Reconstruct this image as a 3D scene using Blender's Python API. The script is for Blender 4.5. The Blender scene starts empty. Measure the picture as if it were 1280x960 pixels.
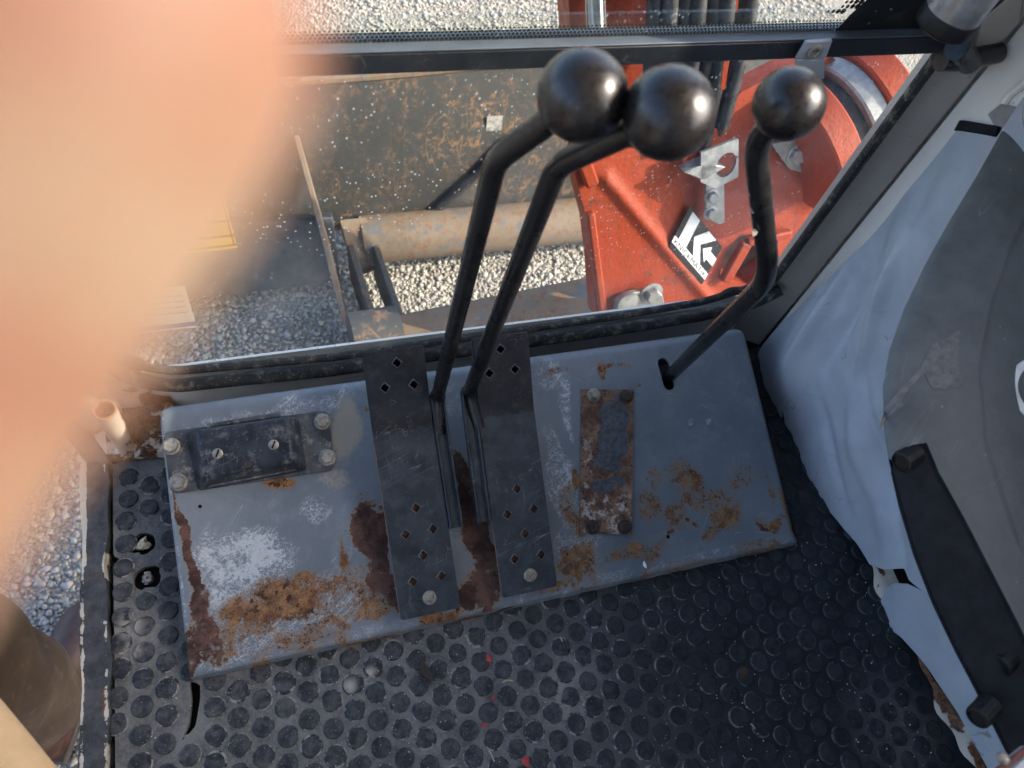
import bpy, bmesh, math, random
import numpy as np
from mathutils import Vector, Matrix, Quaternion

random.seed(7)
rng = np.random.default_rng(7)
scene = bpy.context.scene
COL = scene.collection

# ------------------------------------------------------------------ camera, sky, sun, exposure
FPX, CX, CY = 961.0, 640.0, 480.0           # focal length and principal point, in pixels of a 1280 x 960 picture
def _axes():
    X = np.array([4220 - CX, -45 - CY, FPX]); X /= np.linalg.norm(X)
    Y = np.array([105 - CX, -1350 - CY, FPX]); Y -= X * (X @ Y); Y /= np.linalg.norm(Y)
    Z = np.cross(X, Y)
    if Z[1] > 0: Z = -Z
    return np.stack([X, Y, Z])
RC = _axes()
CAMP = np.array([0, 0, 1.0])                # one metre above the cab floor
cam = bpy.data.cameras.new('camera'); camo = bpy.data.objects.new('camera', cam); COL.objects.link(camo)
m = Matrix.Identity(4)
for i in range(3):
    m[i][0] = RC[i, 0]; m[i][1] = -RC[i, 1]; m[i][2] = -RC[i, 2]; m[i][3] = CAMP[i]
camo.matrix_world = m
cam.sensor_width = 36; cam.lens = FPX / 1280 * 36
cam.clip_start = 0.002; cam.clip_end = 400
cam.dof.use_dof = True; cam.dof.focus_distance = 0.98; cam.dof.aperture_fstop = 7.0
scene.camera = camo

SUN_TRAVEL = Vector((-1.0, 0.34, -0.74)).normalized()
el = math.asin(-SUN_TRAVEL.z); az = math.atan2(-SUN_TRAVEL.x, -SUN_TRAVEL.y)
world = bpy.data.worlds.new('World'); scene.world = world; world.use_nodes = True
wn = world.node_tree; wn.nodes.clear()
sky = wn.nodes.new('ShaderNodeTexSky'); sky.sky_type = 'NISHITA'; sky.sun_disc = False
sky.air_density = .75; sky.dust_density = 2.5; sky.ozone_density = .6; sky.sun_elevation = el; sky.sun_rotation = az
bg = wn.nodes.new('ShaderNodeBackground'); bg.inputs[1].default_value = 0.15
wo = wn.nodes.new('ShaderNodeOutputWorld')
wn.links.new(sky.outputs[0], bg.inputs[0]); wn.links.new(bg.outputs[0], wo.inputs[0])
sl = bpy.data.lights.new('sun', 'SUN'); sl.energy = 2.1; sl.angle = math.radians(0.6); sl.color = (1, 0.88, 0.72)
so = bpy.data.objects.new('sun', sl); COL.objects.link(so); so.location = (6, -2, 6)
so.rotation_euler = SUN_TRAVEL.to_track_quat('-Z', 'Y').to_euler()
scene.view_settings.view_transform = 'Standard'; scene.view_settings.look = 'None'
scene.view_settings.gamma = 1; scene.view_settings.exposure = 2.15
scene.view_settings.use_curve_mapping = False

# ------------------------------------------------------------------ survey: sight lines met with the planes things lie on
def ray(px, py): return RC @ np.array([(px - CX) / FPX, (py - CY) / FPX, 1.0])
def atz(px, py, z=0.0): d = ray(px, py); return CAMP + d * ((z - CAMP[2]) / d[2])
def aty(px, py, y): d = ray(px, py); return CAMP + d * ((y - CAMP[1]) / d[1])
def atx(px, py, x): d = ray(px, py); return CAMP + d * ((x - CAMP[0]) / d[0])
def atd(px, py, dep): return CAMP + ray(px, py) * dep
def atplane(px, py, n, d): n = np.array(n); r = ray(px, py); return CAMP + r * ((d - n @ CAMP) / (n @ r))
def proj(P):
    q = (np.atleast_2d(P) - CAMP) @ RC
    return np.stack([CX + FPX * q[:, 0] / q[:, 2], CY + FPX * q[:, 1] / q[:, 2], q[:, 2]], 1)
SL = 0.098 / 0.3                              # slope of the pedal housing's face
def F(px, py, off=0.0): return atplane(px, py, (0, -SL, 1), .018 - SL * .215 + off)
FN = Vector((0, -SL, 1)).normalized(); FE2 = Vector((0, 1, SL)).normalized()

# ------------------------------------------------------------------ materials
class G:
    def __init__(s, name):
        s.m = bpy.data.materials.new(name); s.m.use_nodes = True
        s.t = s.m.node_tree; s.t.nodes.clear()
        s.out = s.t.nodes.new('ShaderNodeOutputMaterial'); s.b = s.t.nodes.new('ShaderNodeBsdfPrincipled')
        s.t.links.new(s.b.outputs[0], s.out.inputs[0])
        s.pos = s.t.nodes.new('ShaderNodeNewGeometry').outputs['Position']
    def n(s, kind, **kw):
        o = s.t.nodes.new(kind)
        for k, v in kw.items(): setattr(o, k, v)
        return o
    def put(s, sock, v):
        if isinstance(v, bpy.types.NodeSocket): s.t.links.new(v, sock)
        elif isinstance(v, (tuple, list)) and len(v) == 3 and sock.type == 'RGBA': sock.default_value = (*v, 1)
        else: sock.default_value = v
    def scaled(s, sc, vec=None):
        o = s.n('ShaderNodeMapping'); s.put(o.inputs[0], vec or s.pos); s.put(o.inputs['Scale'], sc); return o.outputs[0]
    def noise(s, scale, detail=5, rough=.55, dist=0, vec=None):
        o = s.n('ShaderNodeTexNoise'); s.put(o.inputs['Vector'], vec or s.pos); s.put(o.inputs['Scale'], scale)
        s.put(o.inputs['Detail'], detail); s.put(o.inputs['Roughness'], rough); s.put(o.inputs['Distortion'], dist); return o.outputs[0]
    def voro(s, scale, feature='F1', vec=None, rnd=1, out='Distance'):
        o = s.n('ShaderNodeTexVoronoi', feature=feature); s.put(o.inputs['Vector'], vec or s.pos); s.put(o.inputs['Scale'], scale)
        s.put(o.inputs['Randomness'], rnd); return o.outputs[out]
    def step(s, v, a, b, lo=0, hi=1):
        o = s.n('ShaderNodeMapRange', interpolation_type='SMOOTHSTEP')
        s.put(o.inputs[0], v); s.put(o.inputs[1], a); s.put(o.inputs[2], b); s.put(o.inputs[3], lo); s.put(o.inputs[4], hi); return o.outputs[0]
    def mth(s, op, a, b=0, clamp=False):
        o = s.n('ShaderNodeMath', operation=op, use_clamp=clamp); s.put(o.inputs[0], a); s.put(o.inputs[1], b); return o.outputs[0]
    def mix(s, f, a, b):
        o = s.n('ShaderNodeMix', data_type='RGBA'); s.put(o.inputs[0], f); s.put(o.inputs[6], a); s.put(o.inputs[7], b); return o.outputs[2]
    def mixf(s, f, a, b):
        o = s.n('ShaderNodeMix', data_type='FLOAT'); s.put(o.inputs[0], f); s.put(o.inputs[2], a); s.put(o.inputs[3], b); return o.outputs[0]
    def attr(s, name, out='Fac'):
        o = s.n('ShaderNodeAttribute', attribute_name=name); return o.outputs[out]
    def bump(s, h, strength=.3, dist=.002):
        o = s.n('ShaderNodeBump'); s.put(o.inputs['Height'], h); s.put(o.inputs['Strength'], strength); s.put(o.inputs['Distance'], dist)
        s.put(s.b.inputs['Normal'], o.outputs[0])
    def set(s, color=None, rough=None, metal=None, **kw):
        if color is not None: s.put(s.b.inputs['Base Color'], color)
        if rough is not None: s.put(s.b.inputs['Roughness'], rough)
        if metal is not None: s.put(s.b.inputs['Metallic'], metal)
        for k, v in kw.items(): s.put(s.b.inputs[k.replace('_', ' ')], v)
        return s
    def blob(s, c, r):                      # soft round patch, 1 in the middle, 0 outside
        o = s.n('ShaderNodeVectorMath', operation='DISTANCE'); s.put(o.inputs[0], s.pos); s.put(o.inputs[1], tuple(c))
        return s.step(o.outputs['Value'], r, 0)
    def scratches(s, scale=60, thr=.02, ang=.5, vec=None):
        r = s.n('ShaderNodeVectorRotate', rotation_type='Z_AXIS'); s.put(r.inputs['Vector'], vec or s.pos); s.put(r.inputs['Angle'], ang)
        v = s.scaled((scale, scale * .06, scale * .3), r.outputs[0])
        w = s.noise(1.0, 2, .5, .6, v)
        d = s.mth('ABSOLUTE', s.mth('SUBTRACT', w, .5))
        return s.step(d, thr, 0)

def m_housing():
    g = G('blue grey painted steel')
    rust, dark, pale, dust = (g.attr(k) for k in ('rust', 'dark', 'pale', 'dust'))
    big = g.noise(7, 6, .6); fine = g.noise(190, 8, .72); mid = g.noise(42, 8, .7, .5); gr = g.noise(420, 5, .75)
    sub = lambda n, k: g.mth('MULTIPLY', g.mth('SUBTRACT', n, .5), k)
    base = g.mix(g.step(big, .3, .7), (.11, .132, .152), (.17, .192, .208))
    base = g.mix(g.step(mid, .48, .72, 0, .45), base, (.22, .25, .262))
    base = g.mix(g.step(g.noise(85, 8, .75), .55, .8, 0, .5), base, (.075, .085, .09))
    line = lambda sc, w, d: g.step(g.mth('ABSOLUTE', g.mth('SUBTRACT', g.noise(sc, 2, .5, d), .5)), w, w*.3)
    sc1 = g.mth('MULTIPLY', g.mth('MAXIMUM', g.scratches(34, .004, .6), g.scratches(27, .004, -1.1)), g.step(g.noise(16, 4), .5, .7, 0, .55))
    base = g.mix(sc1, base, (.33, .36, .37))
    # worn white scuffs: tangled marks over a broken pale wash
    tang = g.mth('MAXIMUM', line(95, .018, 1.5), g.mth('MAXIMUM', line(150, .02, .8), g.scratches(75, .012, .9)))
    wash = g.step(g.mth('ADD', g.mth('MULTIPLY', pale, .8), g.mth('ADD', sub(mid, 2.2), sub(fine, 2.0))), .55, .9)
    pm = g.mth('MAXIMUM', wash, g.mth('MULTIPLY', tang, g.step(g.mth('ADD', pale, sub(mid, 1.2)), .2, .55)))
    base = g.mix(g.mth('MULTIPLY', pm, .9), base, g.mix(fine, (.36, .39, .40), (.52, .54, .54)))
    dm = g.mth('MULTIPLY', g.step(g.mth('ADD', dust, sub(fine, 1.4)), .2, .8), .85); base = g.mix(dm, base, (.30, .26, .19))
    # rust: soft ochre stain, then powdery rust broken up by grain, then dark scabs
    stain = g.step(g.mth('ADD', rust, sub(mid, 1.4)), .2, .8, 0, .75); base = g.mix(stain, base, (.20, .135, .075))
    rm = g.step(g.mth('ADD', rust, g.mth('ADD', sub(mid, 1.5), g.mth('ADD', sub(fine, 1.5), sub(gr, .9)))), .50, .74)
    rc = g.mix(g.step(g.noise(55, 7, .7), .35, .65), (.115, .048, .022), (.33, .165, .06))
    rc = g.mix(g.step(gr, .5, .66, 0, .8), rc, (.06, .026, .014))
    base = g.mix(rm, base, rc)
    scab = g.step(g.mth('ADD', g.mth('MULTIPLY', rust, .55), g.mth('ADD', sub(g.noise(120, 5, .6), 2.2), sub(gr, .5))), .62, .72); base = g.mix(scab, base, g.mix(fine, (.022, .010, .007), (.075, .03, .018)))
    dv = g.mth('ADD', g.mth('MULTIPLY', dark, .95), g.mth('ADD', sub(mid, 1.9), g.mth('ADD', sub(fine, 1.0), sub(g.noise(100, 6, .7), 1.0))))
    base = g.mix(g.step(dv, .30, .47, 0, .8), base, (.23, .17, .10))
    dk = g.step(dv, .47, .52)
    dc = g.mix(g.step(g.noise(30, 7, .7), .38, .62), (.035, .014, .010), (.125, .062, .042)); dc = g.mix(g.step(gr, .52, .7, 0, .6), dc, (.02, .009, .007))
    dc = g.mix(g.step(g.mth('ADD', g.noise(70, 7, .75), g.mth('MULTIPLY', g.mth('SUBTRACT', pale, .3), .2)), .56, .72, 0, .75), dc, (.27, .23, .21))
    base = g.mix(dk, base, dc)
    allr = g.mth('MAXIMUM', rm, g.mth('MAXIMUM', dk, scab))
    g.set(base, g.mixf(allr, g.step(mid, .2, .8, .36, .58), .88), Specular_IOR_Level=.42)
    h = g.mth('ADD', g.mth('MULTIPLY', gr, g.mixf(allr, .1, .8)), g.mth('ADD', g.mth('MULTIPLY', mid, .35), g.mth('MULTIPLY', g.mth('MAXIMUM', dk, scab), -.6)))
    g.bump(h, .75, .0014)
    return g.m
def m_rustplate():
    g = G('rusty plate with flaking black paint')
    a = g.attr('paint'); fine = g.noise(170, 8, .7); mid = g.noise(60, 6, .65)
    rc = g.mix(g.step(mid, .35, .65), (.075, .035, .022), (.22, .125, .07))
    rc = g.mix(g.mth('MULTIPLY', g.step(g.noise(85, 6, .7), .5, .6), g.attr('pale')), rc, (.42, .38, .33))
    rc = g.mix(g.step(g.noise(230, 4), .57, .68), rc, (.03, .014, .01))
    pm = g.step(g.mth('ADD', a, g.mth('ADD', g.mth('MULTIPLY', g.mth('SUBTRACT', mid, .5), 1.7), g.mth('MULTIPLY', g.mth('SUBTRACT', fine, .5), .9))), .47, .53)
    pc = g.mix(g.step(fine, .35, .65), (.03, .035, .042), (.085, .09, .098))
    g.set(g.mix(pm, rc, pc), g.mixf(pm, .88, .5)); g.bump(g.mth('ADD', g.mth('MULTIPLY', fine, .5), pm), .6, .0012)
    return g.m
def m_dirtyblack(name, base=(.014, .017, .022), lift=(.05, .057, .065), dust=(.2, .18, .14), dustamt=.3, rough=(.38, .6), sc=1.0, bumpd=.0006, spec=.25):
    g = G(name)
    fine = g.noise(210, 7, .65); mid = g.noise(38, 6, .6)
    c = g.mix(g.step(mid, .32, .72), base, lift)
    s = g.mth('MAXIMUM', g.scratches(90, .006, .2), g.scratches(65, .006, 1.3))
    c = g.mix(g.mth('MULTIPLY', s, g.step(g.noise(18, 3), .42, .7, 0, .75 * sc)), c, (.22, .22, .21))
    c = g.mix(g.mth('MULTIPLY', g.step(g.noise(62, 8, .7), .5, .75), dustamt), c, dust)
    c = g.mix(g.step(g.voro(160), .13, .07, 0, .45 * dustamt * 2), c, (.35, .33, .3))
    g.set(c, g.step(mid, .3, .7, *rough), Specular_IOR_Level=spec); g.bump(fine, .35, bumpd)
    return g.m
def m_mat(name, stud=False):
    g = G(name)
    fine = g.noise(280, 8, .75); mid = g.noise(24, 8, .7, .4); cell = g.noise(85, 6, .7, .6)
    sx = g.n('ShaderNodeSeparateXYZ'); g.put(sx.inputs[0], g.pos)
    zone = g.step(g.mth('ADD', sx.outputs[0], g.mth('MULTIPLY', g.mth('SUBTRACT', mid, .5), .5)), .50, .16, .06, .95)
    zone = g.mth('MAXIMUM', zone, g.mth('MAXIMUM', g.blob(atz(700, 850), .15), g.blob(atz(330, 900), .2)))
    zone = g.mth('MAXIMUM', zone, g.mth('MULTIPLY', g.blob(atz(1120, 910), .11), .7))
    c = g.mix(mid, (.010, .012, .016), (.021, .025, .030))
    if stud:
        dm = g.mth('MULTIPLY', g.mth('MAXIMUM', g.mth('MULTIPLY', zone, .8), g.mth('MAXIMUM', .3, g.mth('MAXIMUM', g.blob(atz(300, 880), .24), g.mth('MAXIMUM', g.blob(atz(170, 800), .16), g.blob(atz(710, 860), .12))))), g.step(g.mth('ADD', g.mth('MULTIPLY', cell, .55), g.mth('ADD', g.mth('MULTIPLY', mid, .3), g.mth('MULTIPLY', fine, .15))), .40, .64))
        c = g.mix(g.mth('MULTIPLY', dm, .5), c, (.19, .185, .172))
        heavy = g.mth('MAXIMUM', g.mth('MAXIMUM', g.blob(atz(437, 858), .014), g.blob(atz(463, 842), .012)), g.mth('MAXIMUM', g.blob(atz(163, 782), .022), g.blob(atz(166, 812), .016)))
        c = g.mix(g.mth('MULTIPLY', heavy, g.step(cell, .3, .5)), c, (.36, .32, .26))
        c = g.mix(g.mth('MULTIPLY', g.mth('MAXIMUM', g.blob(atz(928, 840), .012), g.blob(atz(1046, 712), .011)), .7), c, (.10, .055, .022))
    else:
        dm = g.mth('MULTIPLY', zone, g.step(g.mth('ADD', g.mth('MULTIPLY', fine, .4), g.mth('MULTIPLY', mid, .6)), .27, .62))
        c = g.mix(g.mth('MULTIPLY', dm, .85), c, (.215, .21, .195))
        c = g.mix(g.mth('MULTIPLY', g.mth('MAXIMUM', g.blob(atz(160, 790), .05), g.mth('MAXIMUM', g.blob(atz(705, 870), .07), g.blob(atz(450, 850), .035))), g.step(cell, .4, .62, 0, .8)), c, (.30, .275, .235))
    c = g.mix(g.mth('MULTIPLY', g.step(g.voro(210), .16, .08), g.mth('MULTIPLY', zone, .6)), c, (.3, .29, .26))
    g.set(c, g.mixf(dm, g.step(mid, .3, .7, .45, .62), .88), Specular_IOR_Level=.22); g.bump(g.mth('ADD', fine, g.mth('MULTIPLY', cell, .8)), .5, .0007)
    return g.m
def m_dustring():
    g = G('dust packed round the studs')
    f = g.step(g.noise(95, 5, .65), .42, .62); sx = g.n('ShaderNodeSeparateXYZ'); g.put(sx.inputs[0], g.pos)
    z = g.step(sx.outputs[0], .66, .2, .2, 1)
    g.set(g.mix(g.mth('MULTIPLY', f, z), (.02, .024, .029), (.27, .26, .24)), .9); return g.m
def m_paint(name, a, b, rough=.45, speck=.3, rustattr=False, dirt=.25):
    g = G(name); big = g.noise(11, 5); fine = g.noise(180, 6, .65); mid = g.noise(48, 7, .68)
    c = g.mix(g.step(big, .3, .7), a, b)
    c = g.mix(g.step(mid, .56, .8, 0, dirt), c, (.12, .10, .08))
    c = g.mix(g.step(g.voro(70), .10, .05, 0, speck), c, (.05, .04, .035))
    if rustattr:
        r = g.attr('rust'); rm = g.step(g.mth('ADD', r, g.mth('MULTIPLY', g.mth('SUBTRACT', mid, .5), 1.9)), .48, .57)
        rc = g.mix(g.step(fine, .35, .65), (.03, .015, .009), (.2, .085, .03))
        c = g.mix(g.mth('MULTIPLY', r, .5), c, (.3, .2, .1)); c = g.mix(rm, c, rc)
        g.bump(g.mth('ADD', g.mth('MULTIPLY', fine, .3), g.mth('MULTIPLY', rm, -.8)), .6, .002)
    else: g.bump(g.mth('ADD', fine, big), .18, .001)
    g.set(c, rough); return g.m
def m_vinyl():
    g = G('blue grey vinyl lining'); fine = g.noise(420, 3, .5); mid = g.noise(16, 6, .6)
    c = g.mix(g.step(mid, .3, .7), (.29, .32, .365), (.35, .38, .42))
    c = g.mix(g.mth('MULTIPLY', g.scratches(40, .008, 2.2), g.step(g.noise(13, 2), .55, .7, 0, .7)), c, (.12, .10, .08))
    c = g.mix(g.step(g.noise(50, 7, .7), .6, .85, 0, .3), c, (.16, .15, .13))
    g.set(c, .5, Specular_IOR_Level=.35); g.bump(g.mth('ADD', fine, g.mth('MULTIPLY', mid, 1.5)), .3, .0009); return g.m
def m_console():
    g = G('dark grey scuffed plastic'); fine = g.noise(340, 4, .6); mid = g.noise(22, 7, .66)
    c = g.mix(g.step(mid, .3, .72), (.064, .070, .069), (.108, .114, .111))
    c = g.mix(g.mth('MULTIPLY', g.scratches(38, .008, .9), g.step(g.noise(10, 2), .5, .7, 0, .6)), c, (.22, .22, .2))
    c = g.mix(g.step(g.noise(55, 8, .7), .58, .85, 0, .45), c, (.17, .17, .155))
    c = g.mix(g.step(g.voro(48), .055, .03, 0, .6), c, (.3, .3, .28))
    g.set(c, g.step(mid, .3, .7, .42, .6)); g.bump(fine, .3, .0007); return g.m
def m_orange():
    g = G('worn orange paint'); big = g.noise(8, 6); fine = g.noise(150, 6, .65); mid = g.noise(42, 7, .7)
    c = g.mix(big, (.20, .020, .004), (.27, .040, .009))
    c = g.mix(g.step(mid, .54, .78, 0, .4), c, (.17, .035, .016))
    c = g.mix(g.step(g.noise(24, 8, .75), .56, .68, 0, .85), c, (.045, .028, .02))
    c = g.mix(g.step(g.voro(26), .10, .05, 0, .7), c, (.06, .03, .02))
    st = g.noise(1, 6, .7, .4, g.scaled((40, 40, 6))); c = g.mix(g.step(st, .54, .72, 0, .6), c, (.10, .03, .018)); c = g.mix(g.step(g.noise(14, 6, .7), .52, .75, 0, .15), c, (.26, .15, .10))
    g.set(c, g.step(mid, .3, .7, .45, .7), Specular_IOR_Level=.3); g.bump(g.mth('ADD', fine, mid), .45, .003); return g.m
def m_blade():
    g = G('black blade steel with rust scratches'); big = g.noise(5, 6); fine = g.noise(62, 9, .78); mid = g.noise(16, 6, .6)
    c = g.mix(big, (.024, .026, .027), (.052, .054, .053))
    s = g.mth('MAXIMUM', g.scratches(26, .012, .5, g.scaled((1, .3, 1))), g.scratches(22, .012, -.6))
    r = g.mth('MAXIMUM', g.mth('MULTIPLY', s, g.step(mid, .42, .6)), g.mth('MULTIPLY', g.step(fine, .50, .62), g.step(mid, .33, .6)))
    r = g.mth('MULTIPLY', r, g.step(big, .38, .62, .12, 1)); c = g.mix(g.mth('MULTIPLY', r, .8), c, g.mix(g.noise(40), (.17, .085, .036), (.34, .2, .10)))
    c = g.mix(g.step(g.voro(42), .10, .05, 0, .5), c, (.3, .28, .25))
    g.set(c, .72); g.bump(fine, .3, .003); return g.m
def m_tan():
    g = G('bare tan rusted steel'); big = g.noise(10, 6); fine = g.noise(60, 8, .72)
    c = g.mix(big, (.105, .078, .050), (.18, .14, .10)); c = g.mix(g.step(fine, .48, .64), c, (.15, .065, .028)); c = g.mix(g.step(g.noise(7, 6, .7), .5, .7, 0, .6), c, (.06, .055, .05))
    c = g.mix(g.step(g.noise(18, 6), .57, .66, 0, .8), c, (.07, .085, .1)); g.set(c, .75); g.bump(fine, .4, .002); return g.m
def m_flat(name, col, rough=.5, metal=0, var=.25, bump=.2, scale=60, bd=.0008):
    g = G(name); n = g.noise(scale, 6, .65)
    lo = tuple(v * (1 - var) for v in col); hi = tuple(min(1, v * (1 + var)) for v in col)
    g.set(g.mix(g.step(n, .3, .7), lo, hi), g.step(g.noise(scale * .5, 4), .3, .7, max(.05, rough * .8), min(1, rough * 1.2)), metal)
    g.bump(n, bump, bd); return g.m
def matte(m_, v=.12):
    next(n for n in m_.node_tree.nodes if n.type == 'BSDF_PRINCIPLED').inputs['Specular IOR Level'].default_value = v; return m_
def m_glass(name, speck=.6, haze=.03):
    g = G(name); g.t.nodes.remove(g.b)
    tr = g.n('ShaderNodeBsdfTransparent'); tr.inputs[0].default_value = (.95, .97, .96, 1)
    gl = g.n('ShaderNodeBsdfGlossy'); gl.inputs['Roughness'].default_value = .02
    lw = g.n('ShaderNodeLayerWeight'); fr = g.mth('ADD', g.mth('MULTIPLY', g.mth('POWER', lw.outputs['Facing'], 5.0), .9), .03)
    mx = g.n('ShaderNodeMixShader'); g.t.links.new(fr, mx.inputs[0]); g.t.links.new(tr.outputs[0], mx.inputs[1]); g.t.links.new(gl.outputs[0], mx.inputs[2])
    di = g.n('ShaderNodeBsdfDiffuse'); di.inputs[0].default_value = (.78, .76, .72, 1)
    v = g.scaled((1, 1, .75))
    d1 = g.step(g.voro(125, vec=v), .19, .10); d2 = g.step(g.voro(50, vec=v), .075, .05)
    keep = g.step(g.noise(9, 4), .40, .6)
    sp = g.mth('MULTIPLY', g.mth('MAXIMUM', d1, d2), g.mth('MULTIPLY', keep, speck))
    sp = g.mth('MAXIMUM', sp, g.step(g.noise(6, 6), .4, .8, 0, haze))
    m2 = g.n('ShaderNodeMixShader'); g.t.links.new(sp, m2.inputs[0]); g.t.links.new(mx.outputs[0], m2.inputs[1]); tl = g.n('ShaderNodeBsdfTranslucent'); tl.inputs[0].default_value = (.78, .76, .72, 1); m3 = g.n('ShaderNodeMixShader'); m3.inputs[0].default_value = .5; g.t.links.new(di.outputs[0], m3.inputs[1]); g.t.links.new(tl.outputs[0], m3.inputs[2]); g.t.links.new(m3.outputs[0], m2.inputs[2])
    g.t.links.new(m2.outputs[0], g.out.inputs[0]); return g.m
def m_gravel():
    g = G('gravel stone'); c = g.attr('tone', 'Color'); n = g.noise(150, 4)
    g.set(g.mix(g.step(n, .3, .7, 0, .3), c, (.28, .26, .23)), .8); g.bump(n, .3, .002); return g.m
def m_ground():
    g = G('gravel bed'); v = g.voro(110, out='Color'); d = g.voro(110)
    sx = g.n('ShaderNodeSeparateColor'); g.put(sx.inputs[0], v)
    c = g.mix(sx.outputs[0], (.29, .265, .225), (.40, .375, .325)); c = g.mix(g.noise(3), c, (.27, .24, .20))
    g.set(c, .9); g.bump(g.mth('SUBTRACT', 1, d), 1, .015); return g.m
def m_skin():
    g = G('skin'); n = g.step(g.noise(95, 3), .36, .64); g.set(g.mix(n, (.54, .285, .185), (.62, .44, .295)), .5, Subsurface_Weight=.35, Subsurface_Scale=.012)
    g.put(g.b.inputs['Subsurface Radius'], (1, .35, .2)); g.bump(g.noise(900, 3), .2, .0003); return g.m
def m_cloth(name, a, b):
    g = G(name); n = g.noise(9, 6); w = g.noise(700, 2); s = g.scratches(22, .05, 1.2)
    c = g.mix(g.step(n, .3, .7), a, b); c = g.mix(g.step(g.noise(40, 6, .7), .5, .8, 0, .4), c, (.22, .18, .12)); g.set(c, .9); g.bump(g.mth('ADD', w, g.mth('MULTIPLY', n, 5)), .4, .002); return g.m
def m_sill():
    g = G('grimy black sill with flaking cream paint'); a = g.attr('flake'); r = g.attr('rust'); fine = g.noise(190, 8, .72); mid = g.noise(55, 7, .68)
    c = g.mix(g.step(mid, .3, .7), (.022, .024, .027), (.07, .07, .07)); c = g.mix(g.step(fine, .55, .75, 0, .5), c, (.16, .15, .13))
    rm = g.step(g.mth('ADD', r, g.mth('MULTIPLY', g.mth('SUBTRACT', mid, .5), 1.8)), .5, .58); c = g.mix(rm, c, g.mix(fine, (.04, .016, .01), (.22, .09, .035)))
    fm = g.step(g.mth('ADD', a, g.mth('MULTIPLY', g.mth('SUBTRACT', mid, .5), 2.2)), .5, .55); c = g.mix(fm, c, (.52, .47, .38))
    g.set(c, .7); g.bump(g.mth('ADD', g.mth('MULTIPLY', fine, .6), g.mth('MULTIPLY', fm, .7)), .8, .003); return g.m

M = dict(housing=m_housing(), rustplate=m_rustplate(),
    pedal=m_dirtyblack('black pedal rubber', (.017, .023, .030), (.038, .048, .058), (.15, .16, .16), .18, (.36, .55), .9), pad=m_dirtyblack('black rubber pad', (.010, .011, .014), (.022, .024, .028), (.17, .16, .14), .18, (.45, .65), .5), lip=m_flat('worn punched edge', (.11, .115, .12), .5, .2, .5, .4, 200), block=m_dirtyblack('black dusty block', (.035, .038, .042), (.085, .088, .09), (.36, .33, .26), 1.0),
    blockpad=m_dirtyblack('black moulded pad', (.013, .016, .022), (.034, .040, .050), (.33, .33, .31), .5, (.34, .5), 1),
    lever=m_dirtyblack('black lever paint', (.006, .006, .007), (.011, .011, .011), (.16, .15, .12), .05, (.24, .36), .3, .0004, .5),
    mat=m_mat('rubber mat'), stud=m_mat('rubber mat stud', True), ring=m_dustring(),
    seal=m_dirtyblack('window rubber', (.013, .014, .015), (.035, .035, .034), (.32, .28, .21), .7, (.5, .75), .4, .0014),
    bar=m_dirtyblack('black painted bar', (.014, .017, .021), (.020, .024, .029), (.2, .2, .2), .05, (.30, .38), .3, .0002),
    cream=m_paint('cream cab paint', (.66, .635, .58), (.72, .695, .64), .42, .5, False, .15),
    creamrust=m_paint('cream paint with rust', (.50, .46, .39), (.58, .54, .46), .5, .4, True, .5),
    shade=m_paint('shaded cream panel paint', (.27, .255, .225), (.32, .30, .265), .42, .5, False, .12),  # darker copy of the cream, shade put into the panel colour
    sill=m_sill(), vinyl=m_vinyl(), console=m_console(), orange=m_orange(), blade=m_blade(), tan=m_tan(),
    galv=m_flat('galvanised steel', (.24, .25, .25), .5, .55, .25, .3), bolt=m_flat('dull zinc bolt', (.25, .235, .20), .5, .6, .35, .4, 200),
    rustbolt=m_flat('rusty dark bolt', (.045, .03, .024), .7, .2, .5, .6, 220), chrome=m_flat('polished steel', (.62, .64, .66), .22, 1, .1, .1),
    hose=m_dirtyblack('black hydraulic hose', (.012, .012, .013), (.028, .029, .03), (.3, .29, .27), .22, (.4, .6)),
    greyp=m_flat('grey painted bracket', (.30, .32, .35), .4, .2, .12), dark=m_flat('dark void', (.01, .009, .008), .9, 0, .4),
    glass=m_glass('windscreen glass with dried spots', .5, .08), glass2=m_glass('upper windscreen glass', .12, .02),
    frit=m_flat('black glass print', (.008, .008, .009), .4), gravel=m_gravel(), ground=m_ground(), skin=m_skin(),
    trouser=m_cloth('dusty brown trousers', (.042, .025, .017), (.085, .056, .036)), jacket=m_cloth('tan work jacket', (.19, .13, .075), (.25, .175, .10)),
    boot=m_flat('reddish brown boot leather', (.05, .022, .015), .5, 0, .35), sole=m_flat('boot sole', (.05, .04, .035), .8),
    white=m_flat('white print', (.75, .76, .76), .4, 0, .06), black=m_flat('black print', (.012, .012, .014), .35, 0, .2),
    yellow=m_flat('yellow decal', (.62, .42, .03), .5, 0, .1), bluep=m_flat('blue print', (.06, .12, .22), .5, 0, .1), palep=m_flat('pale decal', (.42, .42, .40), .5, 0, .1),
    foam=m_flat('yellowed foam', (.55, .49, .33), .9, 0, .3, .6, 250, .003), leaf=m_flat('dead leaf', (.035, .025, .02), .9, 0, .3), straw=m_flat('straw', (.45, .36, .2), .8),
    red=m_flat('red plastic crumb', (.32, .035, .03), .6), grit=m_flat('pale grit', (.5, .48, .44), .9), knobp=m_flat('black ball plastic', (.010, .0085, .0082), .30, 0, .3, .15, 500, .0003),
    kn=m_flat('black knurled plastic', (.008, .0085, .010), .45), recess=m_flat('black recessed plastic', (.014, .0155, .018), .7, 0, .3),
    cabout=m_flat('cab shell paint', (.5, .47, .42), .5), pale=m_flat('pale lamp rim', (.55, .55, .5), .4))

matte(M['recess']); matte(M['kn'], .25); matte(M['dark'], .05)

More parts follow.
